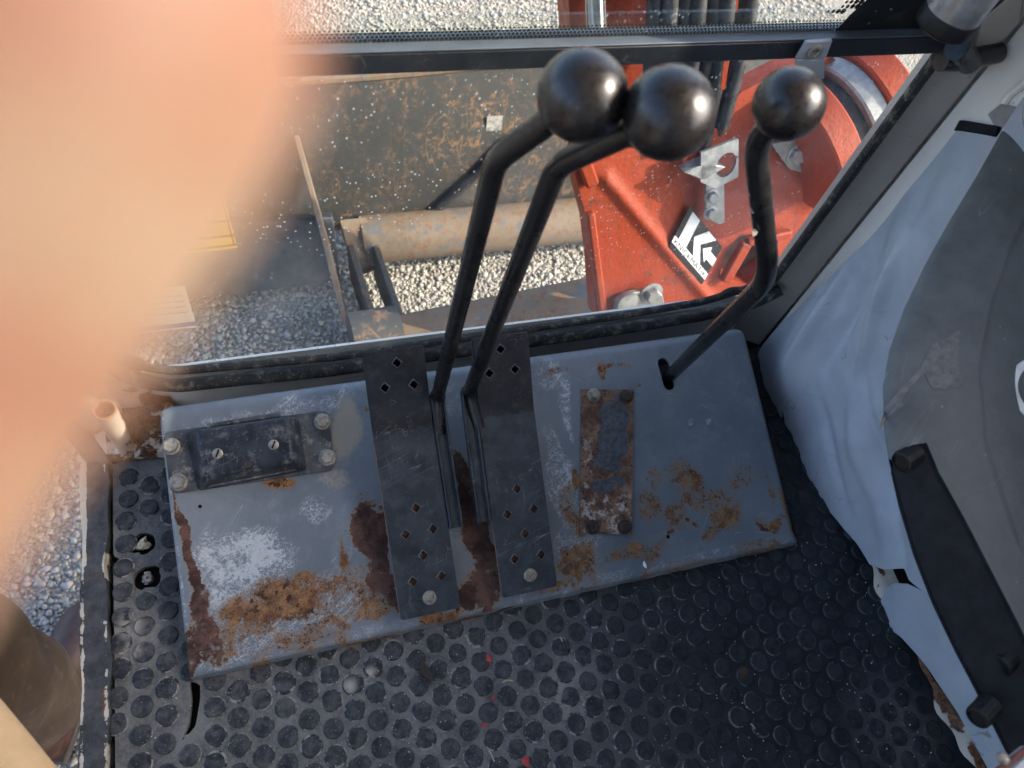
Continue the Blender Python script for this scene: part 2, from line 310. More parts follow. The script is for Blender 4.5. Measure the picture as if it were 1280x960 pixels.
# ------------------------------------------------------------------ geometry helpers
class MB:
    def __init__(s): s.v = []; s.f = []; s.mi = []
    def add(s, v, f, mi=0):
        k = len(s.v); s.v += [tuple(map(float, p)) for p in v]; s.f += [tuple(k + i for i in q) for q in f]; s.mi += [mi] * len(f); return s
    def box(s, lo, hi, M4=None, mi=0):
        (a, b, c), (d, e, g) = lo, hi
        v = [(a,b,c),(d,b,c),(d,e,c),(a,e,c),(a,b,g),(d,b,g),(d,e,g),(a,e,g)]
        if M4 is not None: v = [M4 @ Vector(p) for p in v]
        return s.add(v, [(0,3,2,1),(4,5,6,7),(0,1,5,4),(1,2,6,5),(2,3,7,6),(3,0,4,7)], mi)
    def prism(s, pts, off, mi=0):                 # planar 3-D polygon pushed along a vector
        n = len(pts); a = [Vector(p) for p in pts]; o = Vector(off); b = [p + o for p in a]
        nv = Vector((0, 0, 0))
        for i in range(n): nv += a[i].cross(a[(i + 1) % n])
        if nv.dot(o) > 0: a, b = a, b; bot = tuple(range(n - 1, -1, -1)); top = tuple(range(n, 2 * n)); side = [(i, (i+1)%n, n+(i+1)%n, n+i) for i in range(n)]
        else: bot = tuple(range(n)); top = tuple(range(2 * n - 1, n - 1, -1)); side = [(i, n+i, n+(i+1)%n, (i+1)%n) for i in range(n)]
        return s.add(a + b, [bot, top] + side, mi)
    def tube(s, path, r, seg=12, cap=True, mi=0):
        P = [Vector(p) for p in path]; n = len(P); rs = r if isinstance(r, (list, tuple)) else [r] * n
        vs = []; up = None
        for i in range(n):
            t = (P[min(i+1, n-1)] - P[max(i-1, 0)]).normalized()
            if up is None: up = t.orthogonal().normalized()
            up = (up - t * up.dot(t)).normalized(); w = t.cross(up)
            for k in range(seg):
                a = 2 * math.pi * k / seg; vs.append(P[i] + (up * math.cos(a) + w * math.sin(a)) * rs[i])
        fs = [(i*seg+k, i*seg+(k+1)%seg, (i+1)*seg+(k+1)%seg, (i+1)*seg+k) for i in range(n-1) for k in range(seg)]
        if cap: fs += [tuple(range(seg-1, -1, -1)), tuple((n-1)*seg + k for k in range(seg))]
        return s.add(vs, fs, mi)
    def lathe(s, prof, o, axis, seg=24, mi=0, ripple=None, cap=True):   # prof: (radius, height along axis)
        q = Vector((0,0,1)).rotation_difference(Vector(axis).normalized()); o = Vector(o); vs = []
        for i, (r, h) in enumerate(prof):
            for k in range(seg):
                a = 2 * math.pi * k / seg; rr = r * (1 + (ripple(i, k) if ripple else 0))
                vs.append(o + q @ Vector((rr * math.cos(a), rr * math.sin(a), h)))
        n = len(prof)
        fs = [(i*seg+k, i*seg+(k+1)%seg, (i+1)*seg+(k+1)%seg, (i+1)*seg+k) for i in range(n-1) for k in range(seg)]
        if cap: fs += [tuple(range(seg-1, -1, -1)), tuple((n-1)*seg + k for k in range(seg))]
        return s.add(vs, fs, mi)
def finish(o, parent, ang=35):
    me = o.data; me.polygons.foreach_set('use_smooth', [True] * len(me.polygons)); me.set_sharp_from_angle(angle=math.radians(ang))
    COL.objects.link(o)
    if parent is not None:
        o.parent = parent; o.matrix_parent_inverse = ROOTINV.get(parent.name, Matrix.Identity(4))
        ROOTINV[o.name] = Matrix.Identity(4)
    return o
ROOTINV = {}
def mesh(name, v, f, mats, mi=None):
    me = bpy.data.meshes.new(name); me.from_pydata([tuple(p) for p in v], [], [tuple(q) for q in f]); me.validate()
    for mm in (mats if isinstance(mats, (list, tuple)) else [mats]): me.materials.append(mm)
    if mi is not None and len(me.polygons) == len(mi): me.polygons.foreach_set('material_index', mi)
    me.update(); return me
def obj(name, mb, mats, parent=None, bevel=0, seg=2, ang=35, fix=True):
    me = mesh(name, mb.v, mb.f, mats, mb.mi)
    if fix:
        bm = bmesh.new(); bm.from_mesh(me); bmesh.ops.recalc_face_normals(bm, faces=bm.faces); bm.to_mesh(me); bm.free()
    o = bpy.data.objects.new(name, me); finish(o, parent, ang)
    if bevel:
        b = o.modifiers.new('edge', 'BEVEL'); b.width = bevel; b.segments = seg; b.limit_method = 'ANGLE'; b.angle_limit = math.radians(40)
    return o
def tag(o, label=None, cat=None, group=None, kind=None):
    for k, v in (('label', label), ('category', cat), ('group', group), ('kind', kind)):
        if v: o[k] = v
    return o
def thing(name, label, cat, loc, group=None):
    o = bpy.data.objects.new(name, None); o.location = tuple(map(float, loc)); o.empty_display_size = .02; COL.objects.link(o)
    ROOTINV[o.name] = Matrix.Translation(-Vector(tuple(map(float, loc)))); return tag(o, label, cat, group)

def inpoly(P, poly):
    x, y = P[:, 0], P[:, 1]; r = np.zeros(len(P), bool); n = len(poly)
    for i in range(n):
        (x1, y1), (x2, y2) = poly[i], poly[(i + 1) % n]
        if y1 == y2: continue
        c = ((y1 > y) != (y2 > y)) & (x < (x2 - x1) * (y - y1) / (y2 - y1) + x1); r ^= c
    return r
def nearest(P, polys):
    best = np.full(len(P), 1e9); B = P.copy()
    for poly in polys:
        poly = np.array(poly)
        for i in range(len(poly)):
            a, b = poly[i], poly[(i + 1) % len(poly)]; d = b - a; L = d @ d
            if L == 0: continue
            t = np.clip(((P - a) @ d) / L, 0, 1); q = a + t[:, None] * d; e = np.linalg.norm(P - q, axis=1)
            k = e < best; best[k] = e[k]; B[k] = q[k]
    return B, best
def sheet(poly, cell, fn, holes=(), thick=0, down=(0, 0, -1)):
    """grid trimmed to an outline (with holes), its rim snapped onto the outline; fn maps N x 2 to N x 3"""
    poly = np.array(poly, float); lo = poly.min(0) - cell; hi = poly.max(0) + cell
    nx, ny = int((hi[0]-lo[0])/cell) + 2, int((hi[1]-lo[1])/cell) + 2
    gx, gy = np.meshgrid(lo[0] + np.arange(nx) * cell, lo[1] + np.arange(ny) * cell, indexing='ij'); P = np.stack([gx.ravel(), gy.ravel()], 1)
    ii, jj = np.meshgrid(np.arange(nx-1), np.arange(ny-1), indexing='ij'); q0 = (ii * ny + jj).ravel()
    quads = np.stack([q0, q0 + ny, q0 + ny + 1, q0 + 1], 1); cen = P[quads].mean(1)
    keep = inpoly(cen, poly)
    for h in holes: keep &= ~inpoly(cen, h)
    quads = quads[keep]; cnt = np.bincount(quads.ravel(), minlength=len(P)); rim = (cnt > 0) & (cnt < 4)
    B, e = nearest(P[rim], [poly] + [np.array(h) for h in holes]); k = e < cell * 1.6; Pr = P[rim]; Pr[k] = B[k]; P[rim] = Pr
    used = np.where(cnt > 0)[0]; rm = -np.ones(len(P), int); rm[used] = np.arange(len(used)); quads = rm[quads]; P = P[used]
    V = fn(P); fs = [tuple(q) for q in quads]
    if thick:
        ed = {}
        for q in fs:
            for a, b in zip(q, q[1:] + q[:1]):
                key = (min(a, b), max(a, b)); ed[key] = None if key in ed else (a, b)
        bd = [x for x in ed.values() if x]; idx = {}; ex = []
        for a, b in bd:
            for t in (a, b):
                if t not in idx: idx[t] = len(V) + len(ex); ex.append(V[t] + np.array(down) * thick)
        V = np.vstack([V, np.array(ex)]); P = np.vstack([P, P[list(idx.keys())]])
        fs += [(b, a, idx[a], idx[b]) for a, b in bd]
    return V, fs, P
def sheet_obj(name, sh, mat, parent=None, attrs=None, ang=40):
    V, fs, P = sh; me = mesh(name, V, fs, mat)
    for k, a in (attrs or {}).items():
        at = me.attributes.new(k, 'FLOAT', 'POINT'); at.data.foreach_set('value', np.asarray(a, np.float32))
    o = bpy.data.objects.new(name, me); return finish(o, parent, ang)
def vnoise(P, scale, seed=0):                    # smooth value noise in the plane
    r = np.random.default_rng(seed); T = r.random((64, 64)); q = P * scale + 100.0; i = np.floor(q).astype(int); f = q - i; f = f * f * (3 - 2 * f)
    g = lambda a, b: T[(i[:, 0] + a) % 64, (i[:, 1] + b) % 64]
    return (g(0,0)*(1-f[:,0])+g(1,0)*f[:,0])*(1-f[:,1]) + (g(0,1)*(1-f[:,0])+g(1,1)*f[:,0])*f[:,1]
def blobs(P, lst):
    a = np.zeros(len(P))
    for c, rx, ry, rot, s in lst:
        d = P - np.array(c); cr, sr = math.cos(rot), math.sin(rot); u = (d[:,0]*cr + d[:,1]*sr)/rx; w = (-d[:,0]*sr + d[:,1]*cr)/ry
        a = np.maximum(a, s * np.clip(1.25 - (u*u + w*w), 0, 1))
    return a
def roundpoly(pts, r, n=4):
    out = []; N = len(pts)
    for i in range(N):
        p, a, b = (np.array(pts[i], float), np.array(pts[i-1], float), np.array(pts[(i+1) % N], float))
        u = (a - p)/np.linalg.norm(a - p); w = (b - p)/np.linalg.norm(b - p)
        for k in range(n + 1):
            t = k / n; out.append((1-t)**2*(p+u*r) + 2*t*(1-t)*p + t*t*(p+w*r))
    return out
def smoothpath(pts, rad=.03, n=6):
    out = [Vector(pts[0])]
    for i in range(1, len(pts) - 1):
        p, a, b = Vector(pts[i]), Vector(pts[i-1]), Vector(pts[i+1]); u = (a-p); w = (b-p); r = min(rad, u.length*.45, w.length*.45); u.normalize(); w.normalize()
        for k in range(n + 1):
            t = k / n; out.append(p + u*r*(1-t)**2 + w*r*t*t)
    out.append(Vector(pts[-1])); return out
def bolt(parent, p, n, r, h, mat, washer=0, name='bolt', rot=0.3):
    n = Vector(n).normalized(); q = Vector((0,0,1)).rotation_difference(n); p = Vector(p); mb = MB(); z0 = 0
    if washer: mb.lathe([(washer, 0), (washer, .0016), (washer*.92, .002)], p, n, 18); z0 = .0018
    ring = lambda rr, z: [p + q @ Vector((rr*math.cos(rot + k*math.pi/3), rr*math.sin(rot + k*math.pi/3), z)) for k in range(6)]
    a, b, c = ring(r, z0), ring(r, z0 + h*.8), ring(r*.84, z0 + h)
    mb.add(a + b + c, [(k, (k+1)%6, 6+(k+1)%6, 6+k) for k in range(6)] + [(6+k, 6+(k+1)%6, 12+(k+1)%6, 12+k) for k in range(6)] + [tuple(range(12, 18))])
    return obj(name, mb, mat, parent)

# ================================================================== SETTING: gravel ground
GZ = -0.75
gm = MB(); gm.add([(-60,-60,GZ-.002),(60,-60,GZ-.002),(60,60,GZ-.002),(-60,60,GZ-.002)], [(0,1,2,3)])
tag(obj('ground', gm, M['ground'], fix=False), 'pale gravel yard ground around the machine', 'ground', kind='structure')
def stones(n, rmin, rmax, sub, x0, x1, y0, y1, sink):
    bm = bmesh.new(); bmesh.ops.create_icosphere(bm, subdivisions=sub, radius=1); bm.verts.index_update()
    bv = np.array([v.co[:] for v in bm.verts]); bf = np.array([[v.index for v in f.verts] for f in bm.faces]); bm.free()
    c = np.stack([rng.uniform(x0, x1, n), rng.uniform(y0, y1, n), np.full(n, GZ)], 1)
    pj = proj(c); ok = (pj[:,0] > -260) & (pj[:,0] < 1400) & (pj[:,1] > -160) & (pj[:,1] < 1000) & (pj[:,2] > 0); c = c[ok]; n = len(c)
    r = rmin + (rmax - rmin) * rng.random(n)**2.2
    sc = np.stack([r * rng.uniform(.8, 1.35, n), r * rng.uniform(.7, 1.1, n), r * rng.uniform(.35, .6, n)], 1)
    th = rng.uniform(0, 6.28, n); tl = rng.uniform(-.5, .5, n)
    V = bv[None] * (1 + rng.uniform(-.16, .16, (n, len(bv), 1))) * sc[:, None, :]
    y, z = V[..., 1]*np.cos(tl)[:,None] - V[..., 2]*np.sin(tl)[:,None], V[..., 1]*np.sin(tl)[:,None] + V[..., 2]*np.cos(tl)[:,None]
    x = V[..., 0]; V = np.stack([x*np.cos(th)[:,None] - y*np.sin(th)[:,None], x*np.sin(th)[:,None] + y*np.cos(th)[:,None], z], 2)
    c[:, 2] += r * sink + rng.uniform(-.004, .003, n); V += c[:, None, :]
    Fc = (bf[None] + (np.arange(n) * len(bv))[:, None, None]).reshape(-1, 3)
    tone = (.27 + .15*rng.beta(2, 2, n))[:, None] * np.array([[1.06, .99, .87]]) * rng.uniform(.93, 1.07, (n, 3)); tone = np.clip(tone, .08, .75)
    return V.reshape(-1, 3), Fc, np.repeat(np.hstack([tone, np.ones((n, 1))]), len(bv), 0)
def stone_obj(name, label, data):
    V, Fc, T = data; me = bpy.data.meshes.new(name); me.vertices.add(len(V)); me.vertices.foreach_set('co', V.astype(np.float32).ravel())
    me.loops.add(Fc.size); me.loops.foreach_set('vertex_index', Fc.astype(np.int32).ravel()); me.polygons.add(len(Fc))
    me.polygons.foreach_set('loop_start', np.arange(0, Fc.size, 3, dtype=np.int32)); me.polygons.foreach_set('loop_total', np.full(len(Fc), 3, np.int32)); me.update(calc_edges=True)
    a = me.attributes.new('tone', 'FLOAT_COLOR', 'POINT'); a.data.foreach_set('color', T.astype(np.float32).ravel()); me.materials.append(M['gravel'])
    me.polygons.foreach_set('use_smooth', [True] * len(Fc)); o = bpy.data.objects.new(name, me); COL.objects.link(o); return tag(o, label, 'gravel', kind='stuff')
stone_obj('gravel', 'loose pale grey gravel stones covering the yard', stones(52000, .004, .0105, 1, -1.5, 2.3, -.2, 3.3, .12))
stone_obj('fine_gravel', 'fine gravel chips filling between the larger stones', stones(60000, .003, .0065, 0 if False else 1, -1.2, 1.6, .2, 2.2, .1))

# ================================================================== SETTING: cab shell
FLW = MB(); FLW.box((-.262, -.6, -.06), (.765, .585, -.012))
tag(obj('cab_floor', FLW, M['dark']), 'dark steel cab floor under the rubber mat', 'floor', kind='structure')
shell = MB()
shell.box((-.34, -.75, 1.52), (.86, .66, 1.56))                               # roof
tag(obj('cab_roof', shell, M['cabout'], bevel=.01), 'cream cab roof over the driver position', 'roof', kind='structure')
rw = MB(); rw.box((-.34, -.75, -.1), (.86, -.70, 1.52))
tag(obj('cab_rear_wall', rw, M['cabout']), 'cream rear wall of the cab', 'wall', kind='structure')
sw = MB(); sw.box((.765, -.70, -.1), (.80, .60, .80)); sw.box((.765, -.70, 1.44), (.80, .60, 1.52)); sw.box((.765, -.70, .80), (.80, -.55, 1.44)); sw.box((.765, .50, .80), (.80, .60, 1.44))
tag(obj('cab_side_wall', sw, M['cabout']), 'cream side wall with window opening above the console', 'wall', kind='structure')
fw = MB(); fw.box((-.33, .576, -.15), (.765, .60, .02)); fw.box((-.24, .572, -.15), (.765, .5755, .098))                      # low wall under the windscreen
tag(obj('cab_front_wall', fw, M['cream']), 'low cream wall under the front windscreen', 'wall', kind='structure')

# front right pillar, three folded panels
pil = thing('cab_pillar', 'cream painted cab corner pillar beside the windscreen and vinyl lining', 'pillar', (.72, .55, 0))
p1 = MB(); p1.prism([(.698, .566, -.012), (.742, .537, -.012), (.742, .537, 1.5), (.698, .566, 1.5)], (.02, .03, 0)); obj('inner_panel', p1, M['shade'], pil, bevel=.003)
p2 = MB(); p2.prism([(.744, .5365, -.012), (.744, .42, -.012), (.744, .42, 1.5), (.744, .5365, 1.5)], (.018, 0, 0)); obj('side_panel', p2, M['cream'], pil, bevel=.002)
p3 = MB(); p3.tube([(.697, .564, .13), (.697, .564, .52), (.699, .56, .545), (.709, .552, .556), (.735, .54, .558)], .0022, 6); obj('paint_edge', p3, m_flat('bright paint edge', (.62, .60, .54), .5), pil)
p4 = MB(); p4.prism([aty(1212,100,.533), aty(1243,60,.533), aty(1275,30,.533), aty(1282,-20,.533), aty(1225,30,.533)], (0, .012, 0)); obj('cover_plate', p4, M['shade'], pil, bevel=.002)
p5 = MB(); p5.prism([atx(1204,150,.742), atx(1252,158,.742), atx(1250,170,.742), atx(1197,163,.742)], (-.006, 0, 0)); obj('black_strip', p5, M['recess'], pil, bevel=.001)
p6 = MB(); p6.prism([atx(1236,143,.742), atx(1252,130,.742), atx(1272,134,.742), atx(1262,160,.742), atx(1245,158,.742)], (-.0015, 0, 0)); obj('recess', p6, m_flat('recess shade paint', (.2, .2, .19), .6), pil)
p7 = MB(); p7.tube(smoothpath([atx(1255,128,.741), atx(1262,118,.741), atx(1275,108,.741), atx(1290,95,.741)], .01), .0045, 8); obj('paint_run', p7, M['cream'], pil)

# front left corner
lp = thing('cab_pillar', 'rust stained cream corner pillar by the door opening', 'pillar', (-.27, .55, 0))
a = MB(); a.prism([(-.235, .572, -.012), (-.285, .545, -.012), (-.285, .545, 1.5), (-.235, .572, 1.5)], (-.03, .03, 0)); obj('panel', a, M['cream'], lp, bevel=.004)
def cornerfn(P): 
    z = .0 + 0*P[:,0]; return np.stack([P[:,0], .5705 + .003*vnoise(P, 40, 3) - .004, P[:,1]], 1)
poly = [(-.262,-.012), (-.175,-.012), (-.178,.03), (-.2,.045), (-.19,.06), (-.178,.062), (-.12,.1), (-.24,.1), (-.262,.06)]
sh = sheet(poly, .004, cornerfn); P = sh[2]
sheet_obj('rusted_skirt', sh, M['creamrust'], lp, {'rust': blobs(P, [((-.19,.03), .03,.03,0,1), ((-.235,.005), .04,.014,0,.9), ((-.22,.06), .016,.012,0,.55), ((-.2,.085),.01,.008,0,.5)])})
def ledgefn(P): return np.stack([P[:,0], P[:,1], .004 + .010*vnoise(P, 60, 5) + .006*vnoise(P, 170, 6)], 1)
sh = sheet([(-.262,.498), (-.18,.492), (-.172,.53), (-.175,.568), (-.262,.566)], .003, ledgefn, thick=.01); P = sh[2]
sheet_obj('rusted_ledge', sh, M['creamrust'], lp, {'rust': .35 + .55*vnoise(P, 45, 9)})
st = thing('pipe_stub', 'short cream pipe stub with rusty rim at the cab corner', 'pipe', atz(152, 556, .012))
b0, b1 = Vector(atz(154, 552, .012)), Vector(aty(131, 512, .50)); ax = (b1 - b0).normalized(); L = (b1 - b0).length
t = MB(); t.lathe([(.0125,0), (.0125, L), (.0105, L), (.0105, L*.4)], b0, ax, 24)
me_o = obj('pipe', t, M['creamrust'], st)
at_ = me_o.data.attributes.new('rust', 'FLOAT', 'POINT')
at_.data.foreach_set('value', np.array([.55 if (i // 24) in (0, 2, 3) else (.45 if (i % 24) < 7 else .05) for i in range(len(me_o.data.vertices))], np.float32))
r_ = MB(); r_.lathe([(.0118, L-.0006), (.0129, L-.0003), (.0129, L+.0012), (.0112, L+.0015), (.0112, L-.0006)], b0, ax, 24, cap=False); obj('rim', r_, m_flat('rusty rim', (.3, .19, .1), .8), st)
ob_ = MB(); ob_.prism([atz(62,470,.03), atz(138,575,.012), atz(118,590,.0), atz(20,470,.02)], (0,0,-.03)); tag(obj('door_hinge_plate', ob_, m_flat('brown grey hinge plate', (.13,.10,.07), .7), bevel=.003), 'brown hinge plate beside the pipe stub at the door opening', 'hinge plate')

# door sill
def sillfn(P): return np.stack([P[:,0], P[:,1], .003 + .004*vnoise(P, 60, 11) + .003*vnoise(P, 180, 12)], 1)
ys = np.linspace(-.45, .50, 60)
outer = [(-.2935 + .002*math.sin(y*37), y) for y in ys]; inner = [(-.2635 + .0025*math.sin(y*29+1) + .0015*math.sin(y*83), y) for y in ys[::-1]]
sh = sheet(outer + inner, .0025, sillfn, thick=.14); P = sh[2]
flake = np.maximum(.78*np.exp(-((P[:,0]+.2915)/.0022)**2), .72*np.exp(-((P[:,0]+.2665)/.0022)**2)*(vnoise(P*np.array([.01,1]), 22, 4) > .45)); flake = np.where((P[:,1] > .36) & (P[:,0] < -.286), .85, flake)
rust = .75*np.exp(-((P[:,0]+.268)/.005)**2)*(vnoise(P*np.array([.01,1]), 15, 8))
sheet_obj('door_sill', sh, M['sill'], None, {'flake': flake, 'rust': rust})
tag(bpy.data.objects['door_sill'], 'grimy black door sill strip with flaking cream paint edges', 'sill')

# right floor edge, cream rusted strip
s0, s1 = atz(1058, 655), atz(1240, 1010)
d_ = np.array([s1[0]-s0[0], s1[1]-s0[1]]); Ls = np.linalg.norm(d_); d_ /= Ls; nrm = np.array([-d_[1], d_[0]]) * (1 if -d_[1] > 0 else -1)
def stripfn(P):
    xy = np.array([s0[0], s0[1]]) + P[:, :1]*d_ + P[:, 1:]*nrm; return np.stack([xy[:,0], xy[:,1], .006 + P[:,1]*.55 + .003*vnoise(P, 70, 21)], 1)
edge = [(u, -.004 + .004*math.sin(u*40) + .003*math.sin(u*113)) for u in np.linspace(0, Ls, 50)]
hole = [(.19,.006),(.215,.010),(.25,.012),(.245,.006),(.21,.002)]
sh = sheet(edge + [(Ls, .06), (0, .06)], .0025, stripfn, [hole]); P = sh[2]
tag(sheet_obj('floor_edge_strip', sh, M['creamrust'], None, {'rust': np.maximum(blobs(P, [((.05,.008),.05,.007,.02,.85), ((.23,.006),.07,.016,0,.95), ((.13,.0),.03,.006,0,.6), ((.34,.01),.04,.012,0,.8)]), .28*vnoise(P, 60, 2))}), 'cream floor edge strip with rust holes beneath the vinyl lining', 'edge strip')

# ================================================================== rubber mat with studs
matt = thing('rubber_mat', 'black rubber floor mat with raised round studs and grey dust', 'floor mat', (.25, .05, 0))
def irr(c, r, n=18, seed=0):
    rr = np.random.default_rng(seed); return [(c[0] + r*(1 + .22*rr.standard_normal()*.6)*math.cos(2*math.pi*k/n), c[1] + r*(1 + .22*rr.standard_normal()*.6)*math.sin(2*math.pi*k/n)) for k in range(n)]
h1c, h2c = atz(178, 680), atz(184, 722)
hole1, hole2 = irr(h1c, .0145, seed=1), irr(h2c, .0155, seed=2)
crk = [(236,850),(250,855),(250,874),(247,892),(244,908),(226,928),(236,905),(238,888),(239,872)]
crack = [tuple(atz(*p)[:2]) for p in crk]
slit = [tuple(atz(*p)[:2]) for p in [(128,686),(146,697),(160,708),(150,708),(138,700)]]
def matfn(P):
    z = .0016*vnoise(P, 9, 31) + .0007*vnoise(P, 30, 32)
    return np.stack([P[:,0], P[:,1], z - .0022], 1)
rx = lambda y: .768 if y > .25 else .752
outl = [(-.262, -.42), (.772, -.42), (.752, .02), (.748, .2), (.757, .33), (.76, .53), (-.258, .497)]
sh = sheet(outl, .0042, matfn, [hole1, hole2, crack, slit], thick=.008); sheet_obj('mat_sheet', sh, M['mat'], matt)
pitch, rot = .0302, math.radians(-3.5)
e1 = np.array([math.cos(rot + math.radians(-30)), math.sin(rot + math.radians(-30))]) * pitch; e2 = np.array([math.cos(rot + math.radians(-90)), math.sin(rot + math.radians(-90))]) * pitch
org = atz(651, 818)[:2]; cand = []
for i in range(-50, 51):
    for j in range(-50, 51):
        p = org + i*e1 + j*e2
        if not (-.258 < p[0] < .755 and -.32 < p[1] < .52): continue
        if -.174 < p[0] < .63 and .206 < p[1]: continue
        if p[1] > .485 and p[0] < 0: continue
        if p[0] > .742: continue
        if min(np.hypot(*(p - h1c[:2])), np.hypot(*(p - h2c[:2]))) < .019: continue
        if min(np.hypot(p[0]-c_[0], p[1]-c_[1]) for c_ in crack) < .0095: continue
        q = proj([p[0], p[1], 0])[0]
        if q[0] < 60 or q[0] > 1340 or q[1] > 1040: continue
        cand.append((q[2] + (0 if q[0] < 1280 and q[1] < 972 and q[0] < 1080 + (q[1]-690)*.5 else 5), p))
cand.sort(key=lambda t: t[0])
def stud_mesh():
    seg = 16; R = .0116; v = []
    for r, z in ((R, -.0012), (R*.97, .0013), (R*.91, .0017)): v += [(r*math.cos(2*math.pi*k/seg), r*math.sin(2*math.pi*k/seg), z) for k in range(seg)]
    f = [(i*seg+k, i*seg+(k+1)%seg, (i+1)*seg+(k+1)%seg, (i+1)*seg+k) for i in range(2) for k in range(seg)][:seg*2] + [tuple(2*seg + k for k in range(seg))]
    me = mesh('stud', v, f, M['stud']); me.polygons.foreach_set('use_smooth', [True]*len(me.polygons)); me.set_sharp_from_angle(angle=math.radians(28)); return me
sme = stud_mesh(); inv = ROOTINV[matt.name]; rest = MB(); rings = MB()
for k, (dep, p) in enumerate(cand):
    z = float(matfn(np.array([p]))[0, 2]) + .0012
    jit = rng.normal(0, .0005, 2); sc = rng.uniform(.96, 1.03)
    if k < 300:
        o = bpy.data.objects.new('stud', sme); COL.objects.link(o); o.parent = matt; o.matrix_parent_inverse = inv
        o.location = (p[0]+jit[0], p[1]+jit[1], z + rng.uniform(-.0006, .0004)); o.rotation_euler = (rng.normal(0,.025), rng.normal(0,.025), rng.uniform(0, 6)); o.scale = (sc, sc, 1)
    else:
        rest.add([(p[0]+jit[0]+v.co.x*sc, p[1]+jit[1]+v.co.y*sc, z+v.co.z) for v in sme.vertices], [tuple(f.vertices) for f in sme.polygons])
    r0, r1 = .0108, .0116 + abs(rng.normal(.0010, .0005)); n = 20; a0 = rng.uniform(0, 6.28)
    if rng.random() < .85:
        cc = rng.normal(0, .0003, 2); zz = z + .0004
        v = [(p[0]+jit[0]+r0*math.cos(t), p[1]+jit[1]+r0*math.sin(t), zz + .0003) for t in np.linspace(0, 2*math.pi, n, endpoint=False)] + [(p[0]+jit[0]+cc[0]+r1*math.cos(t), p[1]+jit[1]+cc[1]+r1*math.sin(t), zz - .0011) for t in np.linspace(0, 2*math.pi, n, endpoint=False)]
        rings.add(v, [(i, n+i, n+(i+1)%n, (i+1)%n) for i in range(n)])
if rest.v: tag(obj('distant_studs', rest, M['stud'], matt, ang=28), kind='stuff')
tag(obj('dust_rings', rings, M['ring'], matt), kind='stuff')

# ================================================================== pedal housing
HX0, HX1 = -.1765, .6385
prof = [(.200, .0005), (.2015, .0155), (.204, .0175), (.215, .0195)]
for t in np.linspace(0.02, .93, 80): prof.append((.215 + .3*t, .018 + .098*t + .0012))
yt, zt = prof[-1]
for k in range(1, 9):
    a_ = k/8*math.radians(105); R_ = .014
    s_ = math.atan(SL); cy_, cz_ = yt + R_*math.sin(s_)*-1*-1, zt - R_*math.cos(s_)
    cy_, cz_ = yt + R_*math.sin(s_), zt - R_*math.cos(s_)
    prof.append((cy_ + R_*math.sin(a_ - s_), cz_ + R_*math.cos(a_ - s_)))
prof.append((prof[-1][0], .03)); prof = np.array(prof)
arc = np.concatenate([[0], np.cumsum(np.linalg.norm(np.diff(prof, axis=0), axis=1))])
def face_v(y): return float(np.interp(y, prof[:80, 0], arc[:80]))
def housefn(P):
    y = np.interp(P[:,1], arc, prof[:,0]); z = np.interp(P[:,1], arc, prof[:,1])
    d0 = np.clip((HX0 + .006 - P[:,0])/.006, 0, 1); d1 = np.clip((P[:,0] - HX1 + .006)/.006, 0, 1); z -= .004*(d0**2 + d1**2)
    z += .0012*(vnoise(P, 14, 41) - .5)*np.clip(z*20, 0, 1)
    z += -.004*np.exp(-((P[:,0]+.13)/.06)**2 - ((P[:,1]-.12)/.06)**2)
    return np.stack([P[:,0], y, np.maximum(z, .0003)], 1)
def fp(px, py): q = F(px, py, .0012); return (q[0], face_v(q[1]))
vt = arc[-1] - .095; vr = arc[-10]
slot_c0, slot_c1 = np.array(fp(829.5, 454)), np.array(fp(836.5, 480)); dd = (slot_c1 - slot_c0); dd /= np.linalg.norm(dd); nn = np.array([-dd[1], dd[0]]); rs = .0088
slot = [tuple(slot_c1 + rs*(dd*math.cos(t) + nn*math.sin(t))) for t in np.linspace(-math.pi/2, math.pi/2, 12)] + [tuple(slot_c0 - rs*(dd*math.cos(t) + nn*math.sin(t))) for t in np.linspace(-math.pi/2, math.pi/2, 12)]
rc = .009; outl = [(HX0 + .002, 0), (HX1 + .004, 0), (HX1, .03), (HX1, vr - rc)]
outl += [(HX1 - rc + rc*math.cos(t), vr - rc + (rc+.012)*math.sin(t)) for t in np.linspace(.2, 1.57, 7)] + [(HX1 - rc - .004, arc[-1]), (HX0 + rc + .004, arc[-1])]
outl += [(HX0 + rc - rc*math.cos(t), vr - rc + (rc+.012)*math.sin(t)) for t in np.linspace(1.57, .2, 7)] + [(HX0, vr - rc), (HX0, .03)]
def arcv(P): return P[:,1]
hous = thing('pedal_housing', 'sloped blue grey steel pedal housing, rusted and scratched, on the mat', 'housing', (.23, .36, 0))
sh = sheet(outl, .0032, housefn, [slot], thick=.004); P = sh[2]; px = .00104
def B(x, y, rx, ry, rot, s): return (fp(x, y), rx*px, ry*px, rot, s)
W = P + .012*np.stack([vnoise(P, 38, 51) - .5, vnoise(P, 38, 52) - .5], 1)*1.6
